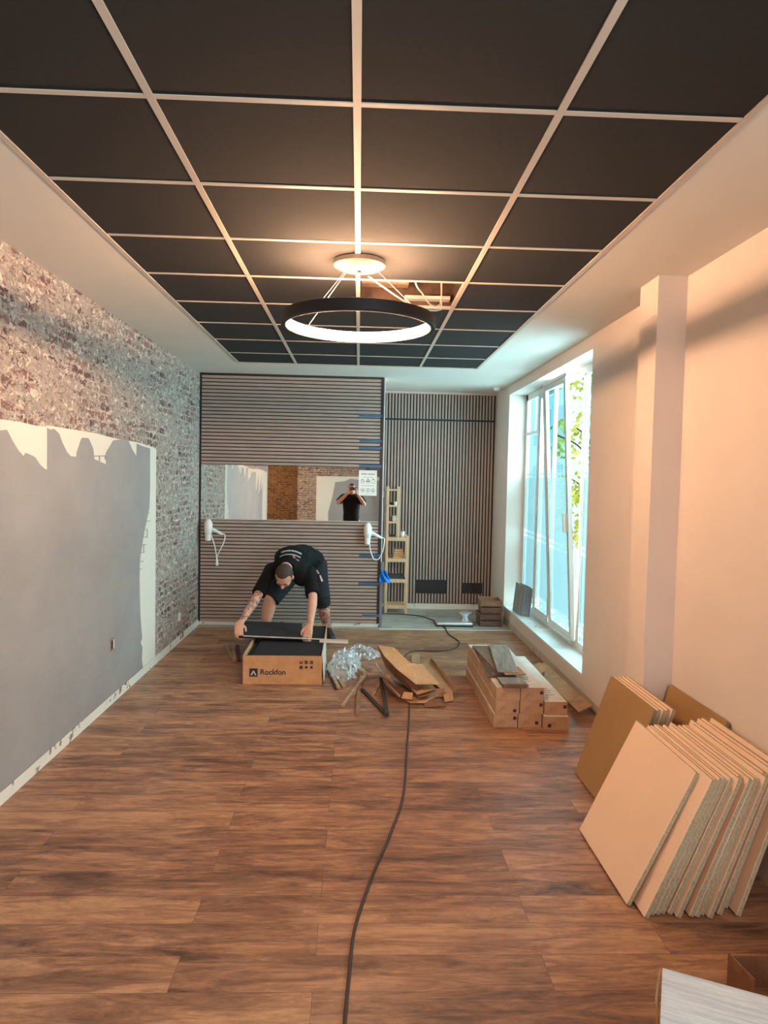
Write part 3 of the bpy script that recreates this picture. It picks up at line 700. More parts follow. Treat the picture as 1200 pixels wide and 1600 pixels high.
# crates
def crate(label, x, y, z, rz, m, min_):
    c = thing('wooden_crate', label, 'crate', (x, y, z), rz, 'crates stacked by the window wall')
    a, b, h, t = .125, .15, .068, .012
    obj('bottom', box(-a, a, -b, b, 0, .010), min_, c)
    for nm, q in (('side', (-a, -a+t, -b, b, .011, h)), ('side', (a-t, a, -b, b, .012, h)), ('side', (-a+t, a-t, -b, -b+t, .012, h)), ('side', (-a+t, a-t, b-t, b, .012, h))):
        obj(nm, box(*q), m, c)
crate('dark wooden crate, lowest of the stack of four', 1.565, 8.13, .004, 0, m_cratew, m_cratew)
crate('dark wooden crate, second from the floor in the stack', 1.562, 8.13, .083, .02, m_cratew, m_cratew)
crate('dark wooden crate, third from the floor, slightly turned', 1.578, 8.12, .162, -.06, m_cratew, m_cratew)
crate('lighter worn wooden crate, topmost of the stack', 1.57, 8.13, .241, -.05, m_crateL, m_crateL)
tag(obj('wood_scrap', bev(box(1.53, 1.64, 8.02, 8.05, .2415, .262), .002), m_crateL, rotz=0), 'pale scrap of wood sticking out between the two upper crates', 'wood scrap')
# chair base
cb = thing('chrome_chair_base', 'flat chrome salon chair base with flared column lying in the passage', 'chair base', (1.13, 8.10, .004))
bm = bev(box(-.20, .22, -.15, .16, .012, .05), .018, 3); obj('base_plate', bm, m_chrome, cb, smooth=True)
obj('rubber_edge', bev(box(-.205, .225, -.155, .165, 0, .014), .006), m_trim, cb)
bm = new(); lathe(bm, [(.0005, .05), (.055, .05), (.038, .07), (.045, .10), (.082, .128), (.085, .138), (.06, .15), (.0005, .155)], (.16, .02, 0)); obj('flared_column', bm, m_chrome, cb, smooth=True)

# main power cable across the floor
cpts = [(.10, 8.62), (.36, 8.66), (.74, 8.57), (.94, 8.26), (1.01, 7.95), (1.02, 7.56), (1.08, 7.22), (1.01, 6.95), (.85, 6.81), (.56, 6.78), (.44, 6.4), (.42, 5.6), (.41, 5.11), (.345, 4.42), (.275, 3.68), (.19, 3.27), (.10, 2.94), (.022, 2.56), (.0, 2.32), (-.012, 2.09), (-.02, 1.6), (.05, .8)]
pts = smooth_path([(x, y, .010) for x, y in cpts], 8)
pts = [Vector((p.x+.004*noise.noise(p*2.5), p.y, .0065+(.005 if p.y > 7.79 else 0))) for p in pts]
bm = new(); tube(bm, pts, .0062, 8); tag(obj('power_cable', bm, m_rubber, smooth=True), 'long dark power cable running across the floor from the passage', 'cable')

# planks standing on the sill
for i in range(6):
    lb = 'grey plank sample, foremost of those leaning on the window sill' if i == 0 else 'grey plank sample packed behind the foremost one on the window sill'
    bm = bev(box(-.16, .16, -.005, .005, 0, .33-.012*(i % 3)), .001, 1)
    bmesh.ops.transform(bm, matrix=Matrix.Rotation(-.10, 4, 'X'), verts=bm.verts)
    o = obj('plank_sample', bm, m_greysmall, loc=(1.825+.0135*i, 7.80-.012*i, WZ0+.004), rotz=-PI/2+.10)
    tag(o, lb, 'plank', 'plank samples on the sill')
tag(obj('tape_roll', lathe(new(), [(.018,0),(.032,0),(.032,.014),(.018,.014),(.018,0)], (1.87, 7.07, WZ0+.002)), m_white, smooth=True), 'small white round cap lying on the window sill', 'cap')

# ------------------------------------------------------------------ flooring cartons
def carton(label, x0, y0, z0, wdt, ln, h, mark):
    c = thing('flooring_carton', label, 'carton', (x0, y0, z0), 0, 'stacked flooring cartons')
    obj('carton_body', bev(box(0, wdt, 0, ln, 0, h-.001), .002, 1), m_cartonf, c)
    obj('carton_lid', box(.003, wdt-.003, .003, ln-.003, h-.0012, h), m_cartonw, c)
    if mark:
        mx, mz = mark; bm = new()
        bx(bm, mx*wdt, mx*wdt+.022, -.0008, .0002, mz*h, mz*h+.022); obj('printed_mark', bm, m_print, c)
    bm = new()
    for k in range(3): bx(bm, .2*wdt+k*.006, .3*wdt+k*.009, -.0006, .0002, (.3+.1*k)*h, (.3+.1*k)*h+.002)
    for k in range(4): 
        yy = .15+.05*k; bx(bm, .045, .11-.01*(k % 2), yy, yy+.012, h-.0006, h+.0006)
    obj('lettering', bm, plain('faint_print', srgb(120, 104, 92), .8), c)
cw, ch = .166, .0925
x_0 = .957
carton('flooring carton in the bottom row, side towards the power cable', x_0, 4.70, 0, cw, 1.24, ch, (.82, .6))
carton('flooring carton in the middle of the bottom row', x_0+.172, 4.70, 0, .163, 1.24, ch, (.72, .25))
carton('flooring carton in the bottom row, side towards the window', x_0+.342, 4.66, 0, .172, 1.24, ch, (.15, .2))
carton('flooring carton in the second row, side towards the power cable', x_0+.010, 4.70, ch+.001, cw, 1.24, ch, (.75, .15))
carton('flooring carton in the middle of the second row', x_0+.182, 4.70, ch+.001, .163, 1.24, ch, (.82, .6))
carton('flooring carton in the second row, window side, lid uncovered', x_0+.350, 4.69, ch+.001, .158, 1.24, ch, (.82, .5))
carton('flooring carton in the top row, buried under loose planks', x_0+.014, 4.70, 2*ch+.002, cw, 1.24, ch, None)
carton('flooring carton in the top row with its pale lid showing', x_0+.184, 4.70, 2*ch+.002, .163, 1.24, ch, (.82, .5))
# loose papers / planks on the cartons
zt_ = 3*ch+.003
def plank(name, label, cat, cx, cy, z, wdt, ln, th, rz, m, tilt=0, group=None):
    bm = bev(box(-wdt/2, wdt/2, -ln/2, ln/2, 0, th), .0008, 1)
    if tilt: bmesh.ops.transform(bm, matrix=Matrix.Rotation(tilt, 4, 'X'), verts=bm.verts)
    return tag(obj(name, bm, m, loc=(cx, cy, z), rotz=rz), label, cat, group)
for k in range(5):
    plank('floor_plank', 'brown floor plank in the loose pile on the cartons, under the grey one', 'floor plank', 1.05+.006*k, 5.40-.02*k, zt_+.008*k, .15, .95-.04*k, .007, .03*k-.05, m_brownplank, group='loose brown planks on the cartons')
plank('floor_plank', 'grey oak floor plank lying on top of the loose pile', 'floor plank', 1.135, 5.28, zt_+.050, .152, .78, .008, -.11, m_greyplank, tilt=.012)
plank('floor_plank', 'short tan plank offcut poking out below the grey plank', 'plank offcut', 1.135, 4.96, zt_+.0405, .15, .20, .007, .05, m_card2)
plank('underlay_sheet', 'dark grey underlay sheet hanging over the cartons between plank offcuts', 'underlay', 1.09, 4.92, zt_+.0005+.04*0+.036-.034, .16, .16, .003, .05, plain('dark_underlay', srgb(58, 60, 68), .7))
for k, (a, b) in enumerate((('lowest', 0), ('middle', .01), ('topmost', -.004))):
    plank('plank_offcut', f'short grey brown plank offcut at carton end, {a} of three', 'plank offcut', 1.095+b, 4.755+.006*k, zt_+.0005+.0105*k+.0, .17, .15, .0095, .02*k, m_brownplank if k < 2 else m_greyplank, group='short offcuts at carton end')
# board lying beside the cartons
bm = new(); slab(bm, [(1.60, 4.86, .06), (1.72, 4.93, .085), (1.69, 6.10, .09), (1.58, 6.12, .05)], .006); 
tag(obj('cardboard_strip', bm, m_card2), 'long cardboard strip lying between the cartons and window wall', 'cardboard')
bm = new(); slab(bm, [(1.50, 5.55, .14), (1.56, 5.55, .17), (1.56, 5.80, .17), (1.50, 5.80, .14)], .005); bx(bm, 1.51, 1.55, 5.6, 5.78, 0, .145)
tag(obj('cardboard_flap', bm, m_card2), 'small folded cardboard piece standing behind the lower cartons', 'cardboard')

# ------------------------------------------------------------------ ceiling boards leaning on the wall
def lean(label, group, x, y0, ln, topx, m, th=.019, s=.600, name='ceiling_board'):
    dx = topx-x; ang = math.asin(max(-.99, min(.99, dx/s)))
    bm = box(0, s, 0, ln, -th/2, th/2)           # local x = up the board, y = along wall, z = thickness
    bev(bm, .0015, 1)
    # chewed fibre edge
    o = obj(name, bm, m); 
    u = Vector((math.sin(ang), 0, math.cos(ang))); n = Vector((-math.cos(ang), 0, math.sin(ang)))
    R = Matrix((u, Vector((0,1,0)), n)).transposed().to_4x4()
    R = Matrix((u, -n.cross(u)*-1 if False else n.cross(u), n)).transposed().to_4x4()
    o.matrix_world = Matrix.Translation(Vector((x, y0, .002+th/2*math.sin(ang)))) @ R
    if R.col[1][1] < 0: o.matrix_world = Matrix.Translation(Vector((x, y0+ln, .002+th/2*math.sin(ang)))) @ R
    return tag(o, label, 'ceiling board', group)
gA = 'ceiling boards leaning on the near wall'
lean('beige square ceiling board in front of the whole leaning row', gA, 1.112, 2.683, .60, 1.372, m_board)
lean('second beige ceiling board, its lower corner poking out behind the first', gA, 1.150, 2.600, .60, 1.395, m_board)
xb, xt = 1.180, 1.418
for k in range(22):
    dy = random.uniform(-.03, .035); lb = 'grey edged ceiling board packed in the leaning row behind the front two'
    lean(lb, gA, xb, 2.615+dy + (.02 if k > 9 else 0), .60, xt, m_board, s=.600-.004*(k % 3)-random.uniform(0, .012))
    st = random.choice((.0200, .0205, .0215, .026)); xb += st+.003; xt += st-.001
    if xt > 1.745: break
gB = 'ceiling boards leaning on the pilaster'
lean('large ochre ceiling board leaning in front of the pilaster', gB, 1.302, 3.36, .60, 1.494, m_boardo)
for k, (a, b) in enumerate(((1.326, 1.517), (1.348, 1.538), (1.378, 1.562), (1.402, 1.584))):
    lean('beige ceiling board packed behind the ochre one by the pilaster', gB, a, 3.37-.012*(k % 2), .59, b, m_board)
lean('lone ochre ceiling board standing against the wall beside the pilaster', None, 1.60, 3.17, .60, 1.757, m_boardo)

# ------------------------------------------------------------------ pale plank pack, bottom corner of the frame
A_ = Vector(P(1035, 1512, 'z', .30)); B_ = Vector(P(1200, 1557, 'z', .30)); d1 = (B_-A_).normalized(); d2 = Vector((d1.y, -d1.x, 0))
pk = thing('plank_pack', 'pack of pale grey wood grain planks lying nearest the camera', 'plank pack', (A_.x, A_.y, 0), math.atan2(d1.y, d1.x))
for k in range(3):
    obj('plank', bev(box(0, .72, -.19*(k+1)+.0005, -.19*k-.0005, .285, .300), .0008, 1), m_paleplank, pk)
obj('pack_core', box(.006, .715, -.57, -.002, 0, .284), m_stripd, pk)
obj('torn_wrapper', slab(new(), [(-.004, -.006, .02), (-.006, -.006, .298), (-.012, -.13, .298), (-.004, -.16, .285), (-.002, -.3, .22), (-.004, -.4, .02)], .003, (1,0,0)), m_card2, pk)
bm = new(); q = [P(1188, 1507, 'z', .16), P(1207, 1516, 'z', .17), P(1214, 1560, 'z', .03), P(1190, 1552, 'z', .02)]
bm = new(); slab(bm, [(1.30, 2.10, 0), (1.28, 2.24, 0), (1.28, 2.24, .12), (1.30, 2.12, .115)], .005); bx(bm, 1.295, 1.55, 2.235, 2.240, 0, .11)
tag(obj('cardboard_tray', bm, m_card3), 'corner of an open brown cardboard tray at the frame edge', 'cardboard')

# ------------------------------------------------------------------ opened carton of black panels
BX0, BX1, BY0, BY1, BH = -.912, -.272, 5.655, 6.90, .235
bxo = thing('panel_carton', 'open brown carton with dark logo the man leans over', 'carton', ((BX0+BX1)/2, BY0, 0), .012)
hw = (BX1-BX0)/2; t5 = .006; ln = BY1-BY0
obj('carton_bottom', box(-hw, hw, 0, ln, 0, .006), m_card, bxo)
def side(q, m=m_card, bevn=None): return obj('carton_side', box(*q), m, bxo)
fs = side((-hw, hw, 0, t5, .006, BH)); side((-hw, hw, ln-t5, ln, .006, BH)); side((-hw, -hw+t5, t5, ln-t5, .006, BH)); side((hw-t5, hw, t5, ln-t5, .006, BH))
bm = new(); slab(bm, [(-hw, .02, BH), (-hw-.012, .03, 0.01), (-hw-.012, .62, .01), (-hw, .64, BH)], .004); obj('side_flap', bm, m_card2, bxo)
bm = new(); slab(bm, [(hw, .62, BH), (hw+.015, .60, .02), (hw+.015, .02, .02), (hw, .01, BH)], .004); obj('side_flap', bm, m_cartonw, bxo)
def text_mesh(s, size):
    cu = bpy.data.curves.new('txt', 'FONT'); cu.body = s; cu.size = size; cu.extrude = .0004; cu.offset = size*.018
    o = bpy.data.objects.new('txt', cu); C.objects.link(o); bpy.context.view_layer.update()
    me = bpy.data.meshes.new_from_object(o.evaluated_get(bpy.context.evaluated_depsgraph_get())); bpy.data.objects.remove(o); bpy.data.curves.remove(cu); return me
me = text_mesh('Rockfon', .062); me.materials.append(m_navy)
o = bpy.data.objects.new('lettering', me); C.objects.link(o); o.parent = bxo; o.rotation_euler = (PI/2, 0, 0); o.location = (-hw+.138, -.0008, .080)
bm = new(); L0 = -hw+.052; zz = .062; s_ = .068
bx(bm, L0, L0+s_, -.0012, 0, zz, zz+s_); lg = obj('logo', bm, m_navy, bxo)
bm = new(); 
for a, b, c_, d in (((.010,.012), (.030,.050), (.036,.042), (.022,.012)), ((.058,.012), (.038,.050), (.032,.042), (.046,.012))):
    slab(bm, [(L0+a[0], -.0016, zz+a[1]), (L0+b[0], -.0016, zz+b[1]), (L0+c_[0], -.0016, zz+c_[1]), (L0+d[0], -.0016, zz+d[1])], .0004, (0,-1,0))
obj('logo_mark', bm, plain('logo_white', srgb(214, 196, 172), .7), lg)
bm = new()
for r in range(2):
    for c in range(3):
        X = hw-.182+c*.042; Z = .190-r*.042
        if r == 0:
            for q in ((0, .026, .020, .026), (0, .026, 0, .006), (0, .006, 0, .026), (.020, .026, 0, .026)):
                if c == 0 and q == (0, .026, .020, .026): continue
                bx(bm, X+q[0], X+q[1], -.0012, 0, Z-.02+q[2], Z-.02+q[3])
            bx(bm, X+.009, X+.018, -.0012, 0, Z-.012, Z-.002)
        else:
            tube(bm, [(X+.013, -.0010, Z-.006), (X+.013, 0, Z-.006)], .012, 12) if c else bx(bm, X, X+.026, -.001, 0, Z-.020, Z+.006)
obj('handling_symbols', bm, m_print, bxo)
bm = bev(box(-hw+.05, hw-.010, .02, .63, .008, .150), .003, 1)
gT = 'black ceiling tiles inside the open carton'
for k in range(10):
    z = .007+.0215*k; y0 = BY0+.012+random.uniform(0, .006); xa = BX0+(.012 if k < 9 else .062)
    tag(obj('ceiling_tile', bev(box(xa, BX1-.014, y0, y0+.60, z, z+.0205), .001, 1), m_tile), 'black ceiling tile stacked inside the near half of the open carton', 'ceiling tile', gT)
for k in range(10):
    z = .007+.0215*k
    tag(obj('ceiling_tile', bev(box(BX0+.012, BX1-.014, BY0+.625, BY1-.012, z, z+.0205), .001, 1), m_tile), 'black ceiling tile in the carton under the held tile', 'ceiling tile', 'black ceiling tiles in the back half of the carton')
tl = thing('ceiling_tile', 'black ceiling tile held across the carton by the kneeling man'.replace('kneeling', 'bending'), 'ceiling tile', (0,0,0))
q = [P(373, 993.5, 'z', .262), P(472, 996.5, 'z', .262), P(472, 973.5, 'z', .262), P(383, 970.5, 'z', .262)]
slabm = slab(new(), q, .020, (0,0,1)); obj('tile_face', slabm, plain('tile_black', (.016,.016,.017,1), .9, .1, 80), tl)
bm = slab(new(), [P(472, 996.5, 'z', .262), P(482, 997, 'z', .262), P(481, 974, 'z', .262), P(472, 973.5, 'z', .262)], .019, (0,0,1)); obj('mineral_wool_side', bm, plain('mineral_wool', srgb(150, 128, 98), .95, .2, 60), tl)
bm = slab(new(), [P(380, 991.8, 'z', .2655), P(544, 999.0, 'z', .2655), P(544, 996.2, 'z', .2655), P(380, 989.8, 'z', .2655)], .003, (0,0,1))
a = P(380, 993.5, 'z', .2655); b = P(544, 1000.5, 'z', .2655)
bx_n = (b-a).normalized().cross(Vector((0,0,1)))*-.020
bm = slab(new(), [a, b, b+bx_n, a+bx_n], .003, (0,0,1)); a2 = a.lerp(b, .73); slab(bm, [a, b, b+Vector((0,0,-.006)), a+Vector((0,0,-.006))][::-1], .0015); slab(bm, [a2, b, b+Vector((0,0,-.030)), a2+Vector((0,0,-.030))][::-1], .0015)
tag(obj('white_t_bar', bm, plain('white_profile', srgb(226, 214, 204), .5, .02)), 'white metal T-bar used as straightedge on the held tile', 'profile')

# ------------------------------------------------------------------ strips and offcuts on the floor
def strip(label, a, b, wdt=.026, th=.016, m=m_strip, za=0.0, zb=0.0, name='profile_offcut'):
    A = Vector(P(*a, 'z', za+th)); B = Vector(P(*b, 'z', zb+th)); d = (B-A).normalized(); s = Vector((-d.y, d.x, 0)).normalized()*wdt/2
    bm = new(); slab(bm, [A-s, B-s, B+s, A+s], th, (0,0,1)); return tag(obj(name, bm, m), label, 'offcut', 'profile offcuts on the floor')
strip('short brown strip beside the carton, meeting another in a V', (352, 1007), (366, 1031), m=m_strip)
strip('short brown strip standing nearly straight beside the carton', (363, 1007), (367, 1028), m=m_strip, za=.017, zb=.017)
strip('dark rubbery strip lying against the carton side', (371, 1007), (374, 1031), m=m_stripd, wdt=.03, th=.02)
strip('dark long strip next to carton, outer of the bundle', (506, 1032), (526, 1075), m=m_stripd)
strip('brown long strip next to carton, inner of the bundle', (511, 1034), (529, 1073), za=.017, zb=.017)
strip('brown long strip splayed from the bundle by the plastic film', (514, 1036), (538, 1073))
strip('brown strip pointing from the film to the cardboard pile', (540, 1030), (583, 1044), za=.014, zb=.014)
strip('wider brown strip sloping down below the plastic film', (543, 1032), (570, 1049), wdt=.035, za=.03, zb=.03)
strip('stubby brown strip end under the crossing strips', (549, 1038), (565, 1054), wdt=.035)
strip('curled short brown scrap by the plastic film', (547, 1049), (556, 1059), wdt=.035, za=.0, zb=.0)
strip('long brown strip slanting towards the camera from the crossing', (572, 1052), (535, 1101), za=.024, zb=0)
strip('short brown strip under the slanting one', (566, 1054), (552, 1086), za=.0, zb=.0)
strip('tan strip pointing straight at the camera', (561, 1062), (559.5, 1115), wdt=.03, m=m_crateL, za=.012)
strip('long dark profile slanting to the V by the cardboard', (565, 1075), (604, 1115), m=m_stripd, wdt=.028, th=.018)
strip('long dark profile coming out of the cardboard to the V', (595, 1058), (605, 1114), m=m_stripd, wdt=.028, th=.018, za=.02, zb=.019)
strip('small brown strip beside the cardboard pile', (592, 1067), (583, 1085))

# crumpled film
def film_heap(label, cx, cy, rx, ry, h, seed):
    bm = new(); n = 64; bmesh.ops.create_grid(bm, x_segments=n, y_segments=n, size=1); rm = []
    for v in bm.verts:
        u, w_ = v.co.x, v.co.y; ang = math.atan2(w_, u); rr = math.hypot(u, w_); lim = .82+.22*noise.noise(Vector((math.cos(ang)*1.3, math.sin(ang)*1.3, seed)))
        if rr > lim: rm.append(v); continue
        e = max(0, 1-(rr/lim)**2); p = Vector((u*2.6, w_*2.6, seed))
        rid = 1-abs(noise.noise(p))*2.2; rid2 = 1-abs(noise.noise(p*2.7))*2; 
        z = .006+h*(e**.7)*(.35+.45*max(0, rid)+.25*max(0, rid2)) + .008*noise.noise(p*7)*e
        v.co = Vector((cx+u*rx+.03*noise.noise(p*1.7+Vector((5,0,0))), cy+w_*ry+.05*noise.noise(p*1.7), max(.003, z)))
    bmesh.ops.delete(bm, geom=rm, context='VERTS')
    return tag(obj('plastic_film', bm, m_film), label, 'plastic film', 'crumpled film on the floor')
film_heap('crumpled clear plastic film lying right beside the open carton', -.10, 6.12, .20, .50, .17, 3.3)
film_heap('smaller crumpled film lump lying farther back near the cardboard', .05, 6.62, .22, .26, .10, 8.1)

# ------------------------------------------------------------------ cardboard pile
def sheet(label, pts, th=.005, m=m_card, name='cardboard_sheet'):
    bm = new(); q = [Vector(P(x, y, 'z', z)) for x, y, z in pts]
    n = (q[1]-q[0]).cross(q[-1]-q[0]).normalized()
    if n.z < 0: n = -n
    slab(bm, q, th, n); return bm
def piece(label, polys, m=m_card, th=.005):
    bm = new()
    for pts in polys:
        q = [Vector(P(x, y, 'z', z)) for x, y, z in pts]; n = (q[1]-q[0]).cross(q[-1]-q[0]).normalized()
        if n.z < 0: n = -n
        slab(bm, q, th, n)
    return tag(obj('cardboard_piece', bm, m), label, 'cardboard', 'cut up cartons on the floor')
piece('long folded light cardboard sheet on top of the pile', [[(590.5,1008,.30),(615.4,1011.4,.30),(641.4,1036,.235),(618.7,1044,.215),(601,1025.5,.26)], [(618.7,1044,.215),(641.4,1036,.235),(660,1037.4,.20),(687,1069,.125),(650,1069,.14)]])
piece('brown lower flap hanging under the light folded sheet', [[(590.5,1009,.295),(601,1026,.255),(619,1045,.20),(618,1058,.10),(603,1042,.16)], [(619,1045,.20),(650,1070,.13),(652,1086,.05),(618,1058,.10)]], m_card3)
piece('flat brown layer sticking out under the top sheet', [[(618,1050,.11),(668,1062,.11),(680,1076,.085),(652,1085,.075)]], m_card)
piece('second flat layer below with a cut notch', [[(620,1054,.075),(672,1066,.075),(677,1083,.055),(653,1089,.05)]], m_card2)
piece('open reddish brown carton tray on the cable side of the pile', [[(588,1036,.12),(600,1042,.06),(628,1087,.035),(624,1089,.06),(604,1068,.10)], [(600,1042,.03),(640,1060,.03),(648,1083,.03),(628,1090,.03)]], m_card3)
piece('pale cardboard edge strip along the tray', [[(586.5,1036,.13),(589,1035,.13),(607,1068,.10),(626,1087,.065),(624,1090,.05),(604,1070,.08)]], m_cartonf)
piece('long brown carton half with raised side, window side of pile', [[(657,1037,.05),(673,1029,.05),(711,1081,.05),(697,1085,.05),(680,1068,.05)], [(673,1029,.05),(675,1028,.09),(715,1074,.09),(711,1082,.05)]], m_card2)
piece('small square cardboard flap with a hole at the pile front', [[(631,1081,.07),(645,1082,.075),(644,1093,.03),(627,1091,.03)]], m_card)
piece('torn square flap in the middle of the pile front', [[(679,1076,.09),(695,1076,.09),(694,1088,.03),(680,1089,.03)]], m_card2)
piece('tan cardboard flap at the window side of pile front', [[(693,1085,.06),(707,1081,.07),(709,1094,.01),(695,1097,.01)]], m_card)
piece('loose brown cardboard scrap flat on the floor before the pile', [[(661,1095,.012),(692,1094,.012),(697,1103,.010),(664,1104,.010)]], m_card3)
piece('bottom brown cardboard layer on the floor', [[(622,1086,.016),(660,1078,.016),(690,1084,.016),(664,1098,.012),(640,1098,.012)]], m_card)
piece('small pale cardboard scrap behind the pile', [[(643,1022,.01),(656,1022,.01),(656,1036,.01),(643,1035,.01)]], m_card2)
bm = new(); a = P(605, 1056, 'z', .07); bx(bm, a.x-.03, a.x+.03, a.y-.03, a.y+.04, .04, .075)
tag(obj('orange_tape_roll', bev(bm, .012, 2), plain('orange_plastic', srgb(225, 100, 45), .4, .05), smooth=True), 'small orange object inside the cardboard tray', 'tape')

# ------------------------------------------------------------------ people
def remeshed(name, bm, m, parent, vox=.007, it=6, group=None):
    o = obj(name, bm, m, parent)
    r = o.modifiers.new('r', 'REMESH'); r.mode = 'VOXEL'; r.voxel_size = vox; r.use_smooth_shade = True
    s = o.modifiers.new('s', 'SMOOTH'); s.iterations = it; s.factor = .5
    return o
def skin_mat(name, tattoo):
    t = NT(name); p = t.pos(); n = t.noise(p, 5, 3)
    c = t.ramp(n, [(.3, srgb(206, 148, 124)), (.7, srgb(222, 168, 142))]).outputs[0]
    if tattoo:
        # ink on one forearm and one shin: patches by place on the body
        s = t.n('SeparateXYZ', Vector=t.n('TexCoord').outputs['Object']); n2 = t.noise(p, 22, 5, .7, 1.5)
        ink = t.ramp(n2, [(.47, (0,0,0)), (.54, (.8,.8,.8))])
        arm = t.math('MULTIPLY', t.math('LESS_THAN', s.outputs[0], -.885), t.math('MULTIPLY', t.math('GREATER_THAN', s.outputs[2], .39), t.math('LESS_THAN', s.outputs[1], 6.85)))
        leg = t.math('MULTIPLY', t.math('GREATER_THAN', s.outputs[0], -.385), t.math('MULTIPLY', t.math('GREATER_THAN', s.outputs[1], 7.1), t.math('LESS_THAN', s.outputs[2], .5)))
        k = t.math('MULTIPLY', ink.outputs[0], t.math('ADD', arm, leg)); c = t.mix(k.outputs[0], c, srgb(92, 70, 66))
    t.base(c, .5); t.set(t.b, 'Subsurface_Weight', .08); t.set(t.b, 'Subsurface_Radius', (.02, .008, .004)); return t.m
def cloth_mat(name, c):
    t = NT(name); p = t.pos(); n = t.noise(p, 7, 5, .6, .8); n2 = t.noise(p, 90, 3)
    t.base(t.ramp(n, [(.3, tuple(v*.75 for v in c[:3])), (.7, c)]).outputs[0], .85); t.bump(n, .9, .03); t.set(t.b, 'Specular_IOR_Level', .2); return t.m
m_shirt = cloth_mat('black_cotton', (.0085, .0085, .010, 1)); m_short = cloth_mat('dark_workwear', (.024, .024, .028, 1))
m_hair = plain('short_dark_hair', srgb(66, 52, 42), .8, .3, 120); m_hair2 = plain('dark_beard', srgb(58, 44, 38), .85, .3, 120)
m_shoe = plain('black_shoe', (.015,.015,.016,1), .6); m_sock = plain('grey_sock', srgb(92, 94, 98), .9)
def V(*a): return Vector(a)
def hand(bm, wrist, palm, fwd, side, curl, spread=.019, thumb_side=1, scale=1.0):
    """palm centre, fwd = finger direction, side = across the knuckles, curl = direction the fingers bend to"""
    fwd = fwd.normalized(); side = side.normalized(); curl = curl.normalized()
    k = scale
    tube(bm, [wrist, palm-fwd*.02*k, palm+fwd*.035*k], [(.026*k, .019*k), (.036*k, .017*k), (.040*k, .014*k)], 14, flat=False, nref=side)
    for i, ln in enumerate((.072, .080, .075, .060)):
        s = side*((i-1.5)*spread*k)*thumb_side*-1
        b = palm+fwd*.040*k+s; l = ln*k
        p1 = b+(fwd*.92+curl*.25).normalized()*l*.45; p2 = p1+(fwd*.45+curl*.9).normalized()*l*.32; p3 = p2+(fwd*.0+curl*1.0).normalized()*l*.25
        tube(bm, [b-fwd*.015*k, b, p1, p2, p3], [.0095*k, .0098*k, .0090*k, .0085*k, .0075*k], 10, flat=False)
    tb = palm-fwd*.015*k+side*.030*k*thumb_side
    t1 = tb+(side*thumb_side*.7+fwd*.6+curl*.25).normalized()*.036*k; t2 = t1+(fwd*.7+curl*.6).normalized()*.030*k
    tube(bm, [tb-side*.015*thumb_side*k, tb, t1, t2], [.013*k, .0125*k, .0110*k, .0095*k], 10, flat=False)
def head_parts(c, f, u, parent, hair_len=0.0, beard=True):
    """returns (body bm additions fn, adds hair/beard objects)"""
    f = f.normalized(); u = (u-f*u.dot(f)).normalized(); r = f.cross(u)
    R = Matrix((r, f, u)).transposed()
    def at(x, y, z): return c+r*x+f*y+u*z
    def add(bm):
        ellipsoid(bm, at(0, -.012, .025), (.081, .097, .093), R, 28)
        ellipsoid(bm, at(0, .020, -.040), (.066, .070, .077), R, 24)
        ellipsoid(bm, at(0, .062, -.085), (.032, .026, .022), R, 16)          # chin
        ellipsoid(bm, at(0, .072, .022), (.055, .020, .018), R, 16)           # brow
        tube(bm, [at(0, .082, .010), at(0, .100, -.022), at(0, .104, -.034)], [.009, .012, .014], 10, flat=False)   # nose
        ellipsoid(bm, at(.013, .092, -.036), (.009, .010, .008), R, 10); ellipsoid(bm, at(-.013, .092, -.036), (.009, .010, .008), R, 10)
        ellipsoid(bm, at(0, .084, -.060), (.026, .010, .006), R, 12); ellipsoid(bm, at(0, .082, -.070), (.022, .010, .007), R, 12)
        for s in (-1, 1):
            ellipsoid(bm, at(s*.045, .062, -.020), (.020, .020, .018), R, 12)  # cheek
            ellipsoid(bm, at(s*.084, -.008, -.008), (.010, .020, .032), R, 14)  # ear
        tube(bm, [at(0, -.030, -.03), at(0, -.055, -.12)], [.058, .060], 18, flat=False)
    def extras(body):
        bm = new(); ellipsoid(bm, at(0, -.017, .030), (.0845, .0995, .0965), R, 40)
        rm = []
        for v in bm.verts:
            d = v.co-c; y, z, x = d.dot(f), d.dot(u), d.dot(r)
            if z < .075-.02*0 and y > .045-.02*(abs(x) > .05): rm.append(v)
            elif z < -.02 or (z < .03 and y > .02): rm.append(v)
        bmesh.ops.delete(bm, geom=rm, context='VERTS'); bmesh.ops.solidify(bm, geom=bm.faces[:], thickness=.004)
        obj('hair', bm, m_hair, body, smooth=True)
        if beard:
            bm = new(); ellipsoid(bm, at(0, .022, -.047), (.0705, .0735, .0780), R, 36); rm = []
            for v in bm.verts:
                d = v.co-c; y, z, x = d.dot(f), d.dot(u), d.dot(r)
                if z > -.045+.3*max(0, abs(x)-.045) or y < -.01: rm.append(v)
                elif abs(x) < .022 and -.075 < z < -.055 and y > .05: rm.append(v)
            bmesh.ops.delete(bm, geom=rm, context='VERTS'); bmesh.ops.solidify(bm, geom=bm.faces[:], thickness=.006)
            obj('beard', bm, m_hair2, body, smooth=True)
        for s in (-1, 1):
            bm = new(); ellipsoid(bm, at(s*.030, .073, .002), (.011, .010, .008), R, 12); obj('eye', bm, m_white, body, smooth=True)
            bm = new(); tube(bm, [at(s*.014, .092, .018), at(s*.030, .090, .024), at(s*.048, .080, .018)], [.003, .004, .0025], 8, flat=False); obj('eyebrow', bm, m_hair2, body, smooth=True)
    return add, extras

